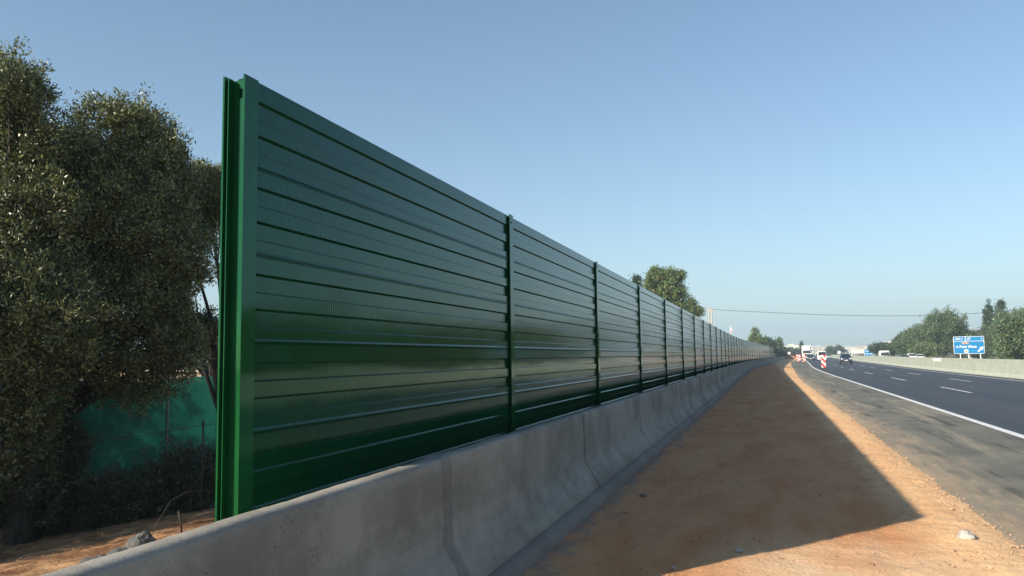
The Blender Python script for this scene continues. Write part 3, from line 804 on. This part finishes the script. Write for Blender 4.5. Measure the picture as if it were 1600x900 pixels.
# the belt goes on beyond the right edge of the view (it shows as reflections in the glossy wall)
proto = None
for i in range(15):
    t = 128-7.6*i; X = 34+3.5*math.sin(i*2.3)
    if proto is None:
        proto = tree('leafy_tree', Vector((X, t, -.2)), [(0, 0, 2.8, 3.0, 3.0, 2.3), (1.5, 1, 4.2, 2, 2, 1.4), (-1.6, -.7, 3.6, 2, 2, 1.6), (.4, -2, 2.2, 2, 2, 1.8)], 12000, .38, .2, 140, M_leaf_green, 'leafy tree of the roadside belt out of view to the right', 'tree', G3, .2, 1.2, sprig=5, spread=.3)
    else:
        o = copy_tree(proto); o.location = (X, t, -.2); o.rotation_euler = (0, 0, i*1.7); s = .8+.35*abs(math.sin(i*1.9)); o.scale = (s, s, s)

# ------------------------------------------------------------------ pole and overhead line
TP = 100
pp = at(1109.5, 482, TP)
ul = empty('utility_pole', (pp.x, TP, gz(pp.x, TP))); tag(ul, 'pale twin-legged utility pole rising behind the noise wall', 'utility pole')
hh = pp.z-gz(pp.x, TP)+.15
for dx in (-.15, .15): MB().tube([(dx*1.3, 0, -.3), (dx, 0, hh)], [.11, .075], 8).build('pole_leg', M_wood, ul, smooth=True)
MB().box(-.5, -.05, hh-.55, .5, .05, hh-.45).build('crossarm', M_wood, ul)
for dx in (-.42, .42): MB().tube([(dx, 0, hh-.45), (dx, 0, hh-.30)], .04, 6).build('insulator', M_white, ul)
def q3(px):   # image course of the cable
    pts = [(1110, 483.5), (1250, 490.2), (1400, 494), (1500, 490.5), (1600, 483)]
    xs_ = [a for a, b in pts]; ys_ = [b for a, b in pts]
    return float(np.polyval(np.polyfit(xs_, ys_, 3), px))
cab = [tuple(at(px, q3(px), TP)) for px in range(1113, 1790, 14)]
tag(MB().tube(cab, .022, 4).build('overhead_cable', M_plastic), 'long sagging cable crossing the sky over the motorway from the twin-legged pole', 'cable')
e = Vector(cab[-1])
tag(MB().tube([(e.x, e.y, -.5), (e.x, e.y, e.z+.4)], [.14, .09], 8).build('utility_pole', M_wood, smooth=True), 'single utility pole out of view to the right holding the sagging cable', 'utility pole')
tag(MB().tube([tuple(at(px, 485.5-(1107-px)*-.13, TP)) for px in (1107, 1095, 1080, 1060)], .018, 4).build('overhead_cable', M_plastic), 'short cable running from the twin-legged pole back into the trees', 'cable')
# small red and white thing above the wall
fm = at(1141, 516, 140); g = gz(fm.x, 140)
fl = empty('flag_mast', (fm.x, 140, g)); tag(fl, 'tiny red and white flag on a mast just above the noise wall', 'flag')
MB().tube([(0, 0, 0), (0, 0, fm.z-g+.7)], .035, 6).build('mast', M_white, fl)
MB().box(-.02, -.03, fm.z-g-.35, .30, .03, fm.z-g+.02).build('red_cloth', simple('faded_red_cloth', (.62, .34, .36), .8), fl); MB().box(-.02, -.03, fm.z-g+.022, .30, .03, fm.z-g+.40).build('white_cloth', M_white, fl)

# ------------------------------------------------------------------ signs
def text_mesh(body, size, mat, parent, loc, name='lettering', bold=0.0):
    cu = bpy.data.curves.new(name, 'FONT'); cu.body = body; cu.size = size; cu.extrude = .004; cu.offset = bold; cu.align_x = 'LEFT'; cu.align_y = 'CENTER'
    tmp = bpy.data.objects.new(name, cu); COL.objects.link(tmp)
    dg = bpy.context.evaluated_depsgraph_get(); me = bpy.data.meshes.new_from_object(tmp.evaluated_get(dg)); bpy.data.objects.remove(tmp)
    me.materials.clear(); me.materials.append(mat)
    o = bpy.data.objects.new(name, me); COL.objects.link(o); o.parent = parent; o.location = loc; o.rotation_euler = (R(90), 0, 0)
    return o
def rrect(m, x0, z0, x1, z1, y0, y1, r, mi=0, n=5):
    pts = []
    for cx, cz, a0 in ((x1-r, z0+r, -90), (x1-r, z1-r, 0), (x0+r, z1-r, 90), (x0+r, z0+r, 180)):
        for k in range(n+1):
            a = R(a0+90*k/n); pts.append((cx+r*math.cos(a), cz+r*math.sin(a)))
    N = len(pts); V = [(x, y0, z) for x, z in pts]+[(x, y1, z) for x, z in pts]
    F = [tuple(range(N)), tuple(range(2*N-1, N-1, -1))]+[(i, i+N, (i+1) % N+N, (i+1) % N) for i in range(N)]
    m.add(V, F, mi)
TS = 160
a_, b_ = at(1489, 526, TS), at(1539, 552.5, TS)
W_, H_ = b_.x-a_.x, a_.z-b_.z
zb = b_.z; gs = gz(a_.x, TS)
sg = empty('direction_sign', (a_.x, TS, gs), R(0)); tag(sg, 'blue motorway exit sign on three posts reading es Pont d\'Inca with a white arrow', 'road sign')
z0 = zb-gs; z1 = z0+H_; zm = z1-H_*.27
m = MB(); rrect(m, 0, z0, W_, z1, 0, .06, .22); m.build('border', M_signw, sg)
m = MB(); rrect(m, .07, z0+.07, W_-.07, zm-.04, -.012, -.002, .15); m.build('main_panel', M_blue, sg)
m = MB(); rrect(m, .07, zm+.04, W_*.385, z1-.07, -.012, -.002, .15); m.build('distance_panel', M_blue, sg)
m = MB(); rrect(m, W_*.41, zm+.04, W_-.07, z1-.07, -.012, -.002, .12); m.build('junction_panel', M_blue, sg)
zt = (zm+z1)/2-.02
text_mesh('1000 m', .42, M_signw, sg, (.22, -.02, zt), bold=.008)
text_mesh('4', .42, M_signw, sg, (W_*.90, -.02, zt), bold=.008)
text_mesh("es Pont d'Inca", .60, M_signw, sg, (.25, -.02, z0+(zm-z0)*.56), bold=.016)
m = MB()   # exit symbol: two slanting strokes, one forking off
for x in (0, .26): m.add([(x, -.02, -.20), (x+.10, -.02, -.20), (x+.24, -.02, .22), (x+.14, -.02, .22)], [(0, 1, 2, 3)])
m.add([(.30, -.021, 0), (.40, -.021, 0), (.56, -.021, .22), (.46, -.021, .22)], [(0, 1, 2, 3)])
m.build('exit_symbol', M_signw, sg, (W_*.455, 0, zt))
m = MB(); rrect(m, W_*.27, zm-.52, W_*.50, zm-.16, -.020, -.013, .05); m.build('route_plate', M_signor, sg)
text_mesh('Ma-13A', .26, M_signw, sg, (W_*.285, -.026, zm-.34), bold=.004)
m = MB(); rrect(m, W_*.34, z0+.22, W_*.47, z0+.22+W_*.13*.85, -.020, -.013, .03); m.build('icon_plate', M_signw, sg)
MB().tube([(W_*.405, -.022, z0+.47), (W_*.405, -.026, z0+.47)], .15, 14).build('icon_emblem', M_signye, sg)
MB().tube([(W_*.405, -.027, z0+.47), (W_*.405, -.030, z0+.47)], .06, 10).build('icon_centre', M_plastic, sg)
m = MB(); A = Vector((1, 0, 1)).normalized(); Bp = Vector((-1, 0, 1)).normalized(); c0 = Vector((W_*.78, -.02, z0+.35))
L_ = .78
pts = [c0-Bp*.11, c0+A*L_-Bp*.13, c0+A*(L_-.05)-Bp*.36, c0+A*(L_+.52), c0+A*(L_-.05)+Bp*.36, c0+A*L_+Bp*.13, c0+Bp*.11]
m.add(pts, [(0, 1, 5, 6), (1, 2, 3), (1, 3, 5), (3, 4, 5)]); m.build('arrow', M_signw, sg)
for fx in (.21, .48, .86): MB().box(W_*fx-.07, .07, -.3, W_*fx+.07, .21, z1-.2).build('post', M_signw, sg)

TS2 = 262
a_, b_ = at(1350, 545, TS2), at(1366, 556, TS2); W2, H2 = b_.x-a_.x, a_.z-b_.z; z0 = 1.3
s2 = empty('direction_sign', (a_.x, TS2, gz(a_.x, TS2)-.0)); tag(s2, 'distant blue panel sign with white lettering rows above the outbound lanes', 'road sign')
zz = b_.z-s2.location.z
m = MB(); rrect(m, 0, zz, W2, zz+H2, 0, .06, .12); m.build('border', M_signw, s2)
m = MB(); rrect(m, .07, zz+.07, W2-.07, zz+H2-.07, -.012, -.002, .1); m.build('panel', M_blue, s2)
for r_ in (.3, .68):
    for x in (.12, .56): MB().box(W2*x, -.02, zz+H2*r_-.1, W2*(x+.32), -.014, zz+H2*r_+.1).build('lettering', M_signw, s2)
for fx in (.2, .8): MB().box(W2*fx-.07, .07, -.3, W2*fx+.07, .2, zz+H2-.1).build('post', M_steel, s2)
def round_sign(px, py, t, rad, label):
    p = at(px, py, t); g = gz(p.x, t); s = empty('round_sign', (p.x, t, g)); tag(s, label, 'road sign')
    c = (0, 0, p.z-g)
    MB().disc(c, rad, (0, 1, 0), .04, 24).build('disc', M_red if False else M_signw, s)
    m = MB(); n = 24; V = []; F = []
    for k in range(n):
        a = 2*math.pi*k/n
        for rr in (rad*.86, rad*.99): V.append((rr*math.cos(a), -.026, c[2]+rr*math.sin(a)))
    for k in range(n): F.append((2*k, 2*k+1, (2*k+3) % (2*n), (2*k+2) % (2*n)))
    m.add(V, F).build('rim', simple('sign_rim_grey', (.45, .42, .42), .5), s)
    MB().tube([(0, .05, -.2), (0, .05, c[2]+rad*.6)], .04, 8).build('post', M_steel, s)
round_sign(1311, 550.5, 268, .50, 'small round white sign on a post beside the median behind the nearest car')
round_sign(1233, 551.8, 285, .48, 'pale round sign in front of the bushes past the end of the noise wall')

# ------------------------------------------------------------------ striped beacons
def beacon():
    b = empty('traffic_beacon', (0, 0, 0))
    m = MB(); rrect(m, -.165, .20, .165, 1.25, -.035, .035, .04); m.build('striped_board', M_stripe, b)
    m = MB(); m.box(-.05, -.045, .08, .05, .045, .22); m.build('neck', M_plastic, b)
    MB().add([(-.28, -.36, 0), (.28, -.36, 0), (.28, .36, 0), (-.28, .36, 0), (-.2, -.26, .10), (.2, -.26, .10), (.2, .26, .10), (-.2, .26, .10)], [(0, 3, 2, 1), (4, 5, 6, 7), (0, 1, 5, 4), (1, 2, 6, 5), (2, 3, 7, 6), (3, 0, 4, 7)]).build('foot', M_plastic, b)
    return b
bc = beacon()
for i, (x, t, tilt, lb) in enumerate([(5.12, 83.4, 1, 'nearest red and white striped beacon standing on the white edge line'), (5.63, 141, 4, 'striped beacon second in the row, leaning a little, on the edge line'),
        (5.25, 150, -8, 'striped beacon in the middle of the far row, tilted'), (5.45, 162, -3, 'striped beacon just left of the tilted one in the far row'), (6.2, 176, 3, 'farthest striped beacon, half hidden in the far row')]):
    o = bc if i == 0 else copy_tree(bc)
    o.location = (x, t, gz(x, t)+.02); o.rotation_euler = (0, R(tilt), R(-2)); o.scale = (1.18, 1.18, 1.18); tag(o, lb, 'traffic beacon', 'red and white beacons along the hard shoulder')

# ------------------------------------------------------------------ vehicles (length along y, front towards -y)
def loft(stations, mat, name, parent, smooth=True, mi=None):
    """stations: (y, half width low, half width high, z bottom, z top) with rounded shoulders"""
    V = []; F = []; n = 12
    for y, wl, wh, zb, zt in stations:
        h = zt-zb
        ring = [(-wl*.92, zb), (-wl, zb+h*.12), (-wl, zb+h*.45), (-(wl*.6+wh*.4), zb+h*.72), (-wh, zb+h*.92), (-wh*.86, zt), (wh*.86, zt), (wh, zb+h*.92), (wl*.6+wh*.4, zb+h*.72), (wl, zb+h*.45), (wl, zb+h*.12), (wl*.92, zb)]
        V += [(x, y, z) for x, z in ring]
    for j in range(len(stations)-1):
        for k in range(n): a, b = j*n+k, j*n+(k+1) % n; F.append((a, b, b+n, a+n))
    F.append(tuple(range(n-1, -1, -1))); F.append(tuple(range((len(stations)-1)*n, len(stations)*n)))
    return mesh_obj(name, V, F, mat, parent, smooth)
def wheel(parent, x, y, r=.32, wd=.21):
    o = MB().disc((0, 0, 0), r, (1, 0, 0), wd, 22).build('wheel', M_black, parent, (x, y, r), smooth=False)
    s = 1 if x > 0 else -1
    MB().disc((s*(wd/2+.004), 0, 0), r*.62, (1, 0, 0), .012, 18).build('rim', M_alu, o)
def quad(name, pts, mat, parent, th=.012):
    P = [Vector(p) for p in pts]; n = (P[1]-P[0]).cross(P[2]-P[0]).normalized()*th
    V = P + [p+n for p in P]; N = len(P)
    F = [tuple(range(N-1, -1, -1)), tuple(range(N, 2*N))]+[(i, (i+1) % N, (i+1) % N+N, i+N) for i in range(N)]
    return mesh_obj(name, V, F, mat, parent)
def car(paint, suv=False):
    c = empty('car', (0, 0, 0)); u = .14 if suv else 0
    zb = .22+u*.4; bh = .92+u
    loft([(-2.15, .70, .62, zb+.06, .62+u), (-2.08, .84, .74, zb, .74+u), (-1.6, .89, .82, zb, .86+u), (-.95, .90, .84, zb, bh), (.9, .90, .85, zb, bh+.02), (1.7, .89, .83, zb, bh), (2.05, .86, .78, zb, .90+u), (2.15, .76, .68, zb+.1, .80+u)], paint, 'body', c)
    zt = 1.44+u*1.3
    loft([(-.95, .80, .77, bh-.10, bh+.02), (-.2, .80, .62, bh-.1, zt-.04), (.5, .80, .63, bh-.1, zt), (1.35, .79, .61, bh-.1, zt-.06), (2.0, .78, .70, bh-.1, bh+.08)], paint, 'cabin', c)
    quad('windscreen', [(-.72, -.93, bh+.05), (.72, -.93, bh+.05), (.58, -.29, zt-.09), (-.58, -.29, zt-.09)], M_glass, c, .03)
    quad('rear_window', [(.66, 1.96, bh+.12), (-.66, 1.96, bh+.12), (-.54, 1.46, zt-.12), (.54, 1.46, zt-.12)], M_glass, c, .03)
    for s in (-1, 1):
        P = [(s*.808, -.62, bh+.04), (s*.808, 1.6, bh+.06), (s*.665, 1.25, zt-.14), (s*.665, -.12, zt-.13)]
        quad('side_window', P if s < 0 else P[::-1], M_glass, c, -.015 if s < 0 else -.015)
        m = MB(); m.box(-.17, -.05, -.075, .17, .06, .075); m.build('headlight', M_lampglass, c, (s*.60, -2.10, .66+u), bevel=.03)
        m = MB(); m.box(-.14, -.04, -.10, .14, .05, .10); m.build('tail_light', M_tail, c, (s*.66, 2.09, .76+u), bevel=.03)
        m = MB(); m.box(-.09, -.05, -.06, .09, .05, .06); m.build('mirror', paint, c, (s*1.0, -.62, bh+.12), bevel=.03)
        for y in (-1.38, 1.38): wheel(c, s*.80, y, .33+u*.2)
    MB().box(-.42, -.04, -.09, .42, .03, .09).build('grille', M_plastic, c, (0, -2.15, .56+u))
    MB().box(-.62, -.04, -.07, .62, .03, .07).build('air_intake', M_plastic, c, (0, -2.13, .34+u*.6))
    MB().box(-.26, -.02, -.055, .26, .01, .055).build('number_plate', M_signw, c, (0, -2.185, .44+u))
    MB().box(-.26, -.01, -.055, .26, .02, .055).build('number_plate', M_signw, c, (0, 2.17, .60+u))
    return c
def van(paint):
    c = empty('van', (0, 0, 0))
    loft([(-2.6, .80, .70, .35, .85), (-2.5, .95, .85, .28, 1.05), (-1.75, .98, .92, .28, 1.22), (2.7, .98, .95, .28, 1.25)], paint, 'body', c)
    loft([(-1.75, .94, .88, 1.0, 1.22), (-1.15, .95, .80, 1.0, 2.05), (-.8, .96, .84, 1.0, 2.22), (2.4, .96, .86, 1.0, 2.25), (2.72, .95, .84, 1.0, 2.15)], paint, 'cabin', c)
    quad('windscreen', [(-.82, -1.76, 1.27), (.82, -1.76, 1.27), (.70, -1.20, 1.98), (-.70, -1.20, 1.98)], M_glass, c, .05)
    quad('rear_window', [(.78, 2.76, 1.3), (-.78, 2.76, 1.3), (-.70, 2.73, 1.9), (.70, 2.73, 1.9)], M_glass, c, .03)
    for s in (-1, 1):
        P = [(s*.955, -1.3, 1.3), (s*.955, -.3, 1.3), (s*.90, -.3, 1.85), (s*.90, -.95, 1.85)]
        quad('side_window', P if s < 0 else P[::-1], M_glass, c, -.02)
        MB().box(-.15, -.05, -.12, .15, .05, .12).build('headlight', M_lampglass, c, (s*.68, -2.55, .82), bevel=.03)
        MB().box(-.07, -.04, -.22, .07, .04, .22).build('tail_light', M_tail, c, (s*.86, 2.71, .95))
        MB().box(-.09, -.06, -.16, .09, .06, .16).build('mirror', M_plastic, c, (s*1.12, -1.45, 1.42), bevel=.03)
        for y in (-1.75, 1.75): wheel(c, s*.86, y, .35, .23)
    MB().box(-.50, -.04, -.10, .50, .03, .10).build('grille', M_plastic, c, (0, -2.60, .72))
    MB().box(-.26, -.02, -.055, .26, .01, .055).build('number_plate', M_signw, c, (0, -2.63, .50))
    MB().box(-.26, -.01, -.055, .26, .02, .055).build('number_plate', M_signw, c, (0, 2.73, .60))
    return c
def lorry():
    c = empty('lorry', (0, 0, 0))
    loft([(-4.3, 1.12, 1.05, .40, 2.65), (-4.2, 1.22, 1.15, .38, 2.95), (-2.3, 1.24, 1.2, .38, 3.1)], M_white, 'cab', c)
    MB().box(-1.27, -1.9, 1.0, 1.27, 5.6, 3.95).build('cargo_box', M_white, c, bevel=.03)
    MB().box(-.5, -2.2, .5, .5, 5.4, .9).build('chassis', M_plastic, c)
    MB().add([(-.85, -4.0, 2.95), (.85, -4.0, 2.95), (1.1, -2.5, 3.9), (-1.1, -2.5, 3.9), (-1.1, -2.4, 3.0), (1.1, -2.4, 3.0)], [(0, 1, 2, 3), (3, 2, 5, 4), (0, 3, 4), (1, 5, 2), (0, 4, 5, 1)]).build('roof_deflector', M_white, c)
    quad('windscreen', [(-1.05, -4.30, 1.75), (1.05, -4.30, 1.75), (1.0, -4.27, 2.55), (-1.0, -4.27, 2.55)], M_glass, c, .05)
    MB().box(-.75, -.04, -.35, .75, .03, .35).build('grille', M_plastic, c, (0, -4.32, 1.15))
    for s in (-1, 1):
        MB().box(-.18, -.05, -.10, .18, .05, .10).build('headlight', M_lampglass, c, (s*.88, -4.30, .72))
        MB().box(-.07, -.08, -.3, .07, .08, .3).build('mirror', M_plastic, c, (s*1.38, -4.1, 2.1))
        for y in (-3.5, 3.2, 4.5): wheel(c, s*1.05, y, .5, .3)
    MB().box(-.26, -.02, -.055, .26, .01, .055).build('number_plate', M_signw, c, (0, -4.34, .55))
    return c
def place(v, px, t, label, cat, away=False, group=None, dx=0):
    p = at(px, 560, t); x = p.x+dx; v.location = (x, t, gz(x, t)+.015); v.rotation_euler = (0, 0, sh_ang(t)+(math.pi if away else 0)); tag(v, label, cat, group)
c1 = car(M_navy, True); place(c1, 1321, 141, 'nearest dark blue car coming towards the camera with its plate showing', 'car')
c2 = car(M_darkcar); place(c2, 1266.5, 205, 'dark car coming right beside the white lorry', 'car')
c3 = car(simple('silver_paint', (.55, .56, .57), .3, .3)); place(c3, 1295.5, 290, 'far pale silver car in the lane behind the oncoming van', 'car')
v1 = van(M_white); place(v1, 1284.5, 192, 'white van coming towards the camera left of the dark blue car', 'van')
l1 = lorry(); place(l1, 1260.5, 250, 'white lorry with a tall cargo box coming along the edge line', 'lorry')
c4 = car(M_darkcar); place(c4, 1411.5, 150, 'dark car seen over the median, left of two white ones', 'car', True)
c5 = car(M_white); place(c5, 1436, 165, 'white car seen over the median, right one of the close group of three', 'car', True)
c6 = car(M_white, True); place(c6, 1424, 157, 'tall white car between the dark car and the other white car over the median', 'car', True)
v2 = van(M_white); place(v2, 1381, 185, 'white van driving away beyond the median, right of the distant blue sign', 'van', True)
c7 = car(M_red); place(c7, 1345, 235, 'red car beyond the median just left of the distant blue sign', 'car', True)
c8 = car(M_white); place(c8, 1338.5, 247, 'small white car beside the red one beyond the median', 'car', True)

# ------------------------------------------------------------------ heap of red earth, far buildings
def heap(px, t, wd, ht, label):
    p = at(px, 560, t); V = []; F = []; n, k = 20, 7
    for j in range(k+1):
        r = j/k
        for i in range(n):
            a = 2*math.pi*i/n; rr = r*wd*(1+.12*mn.noise(Vector((math.cos(a)*2, math.sin(a)*2, px))))
            V.append((rr*math.cos(a), rr*.7*math.sin(a), ht*(1-r*r)**1.3+(.12*mn.noise(Vector((rr*1.1, a*2, 3))) if r < 1 else -.1)))
    for j in range(k):
        for i in range(n): F.append((j*n+i, (j+1)*n+i, (j+1)*n+(i+1) % n, j*n+(i+1) % n))
    o = mesh_obj('earth_heap', V, F, simple('red_earth', (.42, .16, .075), .95, var=.25, scale=1), smooth=True); o.location = (p.x, t, gz(p.x, t)); tag(o, label, 'earth heap')
heap(1235, 292, 3.4, 1.1, 'heap of red earth past the end of the noise wall')

def block(px0, px1, pytop, t, mat, label, group=None, dep=12, name='apartment_block', rows=None):
    a, b = at(px0, pytop, t), at(px1, pytop, t); wd = b.x-a.x; ht = a.z+1.0
    o = empty(name, (a.x, t, -1.0)); tag(o, label, 'building', group)
    MB().box(0, 0, 0, wd, dep, ht).build('wall', mat, o)
    MB().box(-.15, -.15, ht, wd+.15, dep+.15, ht+.35).build('roof', M_offw, o)
    fl = max(1, int(ht/3.1)); nw = max(2, int(wd/3.4))
    for r_ in range(fl):
        m = MB()
        z = 1.2+r_*ht/fl; m.box(wd*.08, -.06, z, wd*.92, -.003, z+1.2)
        m.build('window_band', M_win, o)
    return o
block(1223.5, 1232, 541.5, 400, M_offw, 'low pale building at the left end of the skyline by the noise wall', name='warehouse')
block(1232, 1240.5, 538.8, 405, M_mint, 'long pale green building behind the bushes past the noise wall', name='warehouse')
block(1241, 1249, 540.5, 400, M_offw, 'white building with pale green neighbour left of the cypress', name='warehouse')
block(1354, 1364, 541.5, 520, M_offw, 'white flat-roofed building above the distant blue sign', name='warehouse')
block(1330, 1352, 546.5, 430, M_offw, 'long low white building left of the distant blue sign', name='warehouse')
block(1389, 1399, 534.5, 330, M_offw, 'white house gable showing between the right-hand trees', name='town_house')
# a tiled house between the right trees
p = at(1521, 520, 240); hb = empty('tiled_house', (p.x, 240, -.3)); tag(hb, 'house with a reddish tiled roof showing above the exit sign', 'house')
MB().box(0, 0, 0, 5.2, 6, p.z+.0).build('wall', M_offw, hb)
MB().add([(-.3, -.3, p.z), (5.5, -.3, p.z), (5.5, 6.3, p.z), (-.3, 6.3, p.z), (-.3, 3, p.z+1.1), (5.5, 3, p.z+1.1)], [(0, 1, 5, 4), (2, 3, 4, 5), (0, 4, 3), (1, 2, 5), (3, 2, 1, 0)]).build('roof', M_roof, hb)
rg = random.Random(5)
cols = [(M_cream, 'cream'), (M_offw, 'white'), (M_ochre, 'ochre')]
px = 1243.0
while px < 1402:
    for row in range(2):
        wdp = rg.uniform(3.0, 7.5); mt, cn = cols[rg.choice((0, 0, 1, 1, 2))]
        t = rg.uniform(850, 1050) if row == 0 else rg.uniform(1250, 1600)
        top = (545.0+rg.uniform(-2.3, 1.0)) if row == 0 else (541.2+rg.uniform(-2.2, 1.4))
        x_ = px+rg.uniform(-2, 2)
        block(x_, x_+wdp, top, t, mt, '%s block in the %s row of the hazy town skyline' % (cn, 'lower near' if row == 0 else 'upper far'), 'hazy town blocks %s %s' % (cn, 'near' if row == 0 else 'far'), dep=16)
    px += 4.6

# ------------------------------------------------------------------ small near things
def stone(name, loc, s, seed, mat, label, cat='stone', squash=.6):
    bm = bmesh.new(); bmesh.ops.create_icosphere(bm, subdivisions=3, radius=1)
    for v in bm.verts:
        n = v.co.copy(); k = 1+.28*mn.noise(n*1.6+Vector((seed, 0, 0)))+.10*mn.noise(n*4+Vector((seed, 5, 0)))
        v.co = Vector((n.x*s*k, n.y*s*k*.8, n.z*s*k*squash))
    me = bpy.data.meshes.new(name); bm.to_mesh(me); bm.free(); me.materials.append(mat)
    o = bpy.data.objects.new(name, me); COL.objects.link(o); o.location = loc; o.rotation_euler = (0, 0, seed); tag(o, label, cat); return o
def g_at(px, py, z=0.0):
    d = fw*FPX + r2*(px-800) - u2*(py-450); s = (z-CAM_H)/d.z; return Vector((0, 0, CAM_H))+d*s
sp = g_at(1510, 846); stone('stone', (sp.x, sp.y, .025), .075, 3, M_stone, 'pale grey stone on the sunlit sand near the lower right corner', squash=.9)
sp = g_at(1155, 862); stone('stone', (sp.x, sp.y, .012), .035, 5, M_stone, 'small pale stone on the edge of the wall\'s shadow')
sp = g_at(1052, 889); stone('stone', (sp.x, sp.y, .01), .02, 9, M_stone, 'tiny white stone at the bottom where the shadow meets the sun')
sp = g_at(1005, 776); stone('stone', (sp.x, sp.y, .015), .04, 13, M_foot, 'small dark stone in the shaded part of the path')
# pebbles and clods
def pebbles():
    rg = random.Random(12); bm = bmesh.new(); bmesh.ops.create_icosphere(bm, subdivisions=1, radius=1)
    base = [v.co.copy() for v in bm.verts]; faces = [[v.index for v in f.verts] for f in bm.faces]; bm.free()
    V = []; F = []
    for i in range(13000):
        t = 3.5+26*rg.random()**1.7
        m = rg.random()
        if m < .45: x = asph_edge(t)-.25+rg.gauss(0, .22)
        elif m < .65: x = -1.72+abs(rg.gauss(0, .16))
        else: x = rg.uniform(-1.7, 1.9)
        if x < -1.76 or x > 2.6: continue
        s = .0035+.009*rg.random()**3*(1.5 if m < .65 else 1)
        if rg.random() < .012: s *= 2.0
        a = rg.random()*6.28; sd = rg.random()*50; n = len(V)
        zb = .0 + (.012 if abs(x-asph_edge(t)+.25) < .3 else 0)
        for v in base:
            k = 1+.35*mn.noise(v*1.3+Vector((sd, 0, 0))); q_ = v*s*k
            V.append((x+q_.x*math.cos(a)-q_.y*math.sin(a)*.7, t+q_.x*math.sin(a)+q_.y*math.cos(a)*.7, zb+q_.z*.7+s*.3))
        F += [tuple(j+n for j in f) for f in faces]
    tag(mesh_obj('gravel', V, F, M_pebble), 'scattered pebbles and clods on the dirt path and the asphalt edge', 'gravel', kind='stuff')
pebbles()
M_rubble = simple('dark_mortar', (.10, .10, .10), .95, var=.3, scale=20)  # dark grey mortar for the rubble lumps
# rubble and bent bar behind the barrier
for i, (px, py, s, lb) in enumerate([(150, 872, .13, 'grey lump of dumped mortar behind the barrier, lowest left'), (185, 860, .12, 'grey lump of dumped mortar behind the barrier, in the middle of the pile'), (222, 846, .12, 'upright lump of dumped mortar at the foot of the bent bar')]):
    p = g_at(px, py, .05); stone('rubble_lump', (p.x, p.y, -.02 if i < 2 else .0), s*.95, 20+i*3, M_rubble, lb, 'rubble', .75 if i < 2 else 1.1)
p = g_at(232, 850, -.05)
bar = MB().tube([p, p+Vector((-.02, .12, .16)), p+Vector((0, .28, .34)), p+Vector((.04, .46, .40)), p+Vector((.10, .70, .38))], .0035, 6).build('bent_bar', M_rust, smooth=True); tag(bar, 'long rusty bar bent over behind the barrier', 'steel bar')
p = g_at(284, 834, -.05)
bar = MB().tube([p, p+Vector((0, -.02, .12)), p+Vector((-.02, -.03, .22))], .009, 6).build('bent_bar', M_rust, smooth=True); tag(bar, 'short rusty stub standing up behind the barrier', 'steel bar')
# dry leaf litter on the left bank
def litter():
    rg = random.Random(4); V = []; F = []
    for i in range(5000):
        x = -2.6-rg.random()**.7*6.5; t = rg.uniform(2.5, 11); z = gz(x, t)+.03+.05*mn.noise(Vector((x*.5, t*.5, 0)))
        s = rg.uniform(.008, .022); a = rg.random()*6.28; b = rg.uniform(-.6, .6); n = len(V)
        u = Vector((math.cos(a), math.sin(a), b*.5))*s; v = Vector((-math.sin(a), math.cos(a), rg.uniform(-.5, .5)))*s*.4; c = Vector((x, t, z))
        V += [c-u, c+v, c+u, c-v]; F.append((n, n+1, n+2, n+3))
    tag(mesh_obj('leaf_litter', V, F, simple('dry_leaf', (.20, .13, .07), .9, var=.5, scale=20)), 'dry leaves and crumbs scattered over the earth bank behind the barrier', 'leaf litter', kind='stuff')
litter()

# ------------------------------------------------------------------ haze
HAZE = True
if HAZE:
    hz = MB().box(-3300, -210, -60, 3600, 4300, 140).build('haze', None); hz['kind'] = 'stuff'; hz['label'] = 'thin pale summer haze'; hz['category'] = 'haze'
    m = bpy.data.materials.new('haze_air'); m.use_nodes = True; nt = m.node_tree; nt.nodes.clear()
    out = nt.nodes.new('ShaderNodeOutputMaterial'); v = nt.nodes.new('ShaderNodeVolumePrincipled')
    v.inputs['Color'].default_value = (.66, .86, 1.0, 1); v.inputs['Density'].default_value = .00062; v.inputs['Anisotropy'].default_value = 0.0
    nt.links.new(v.outputs[0], out.inputs['Volume']); hz.data.materials.append(m)
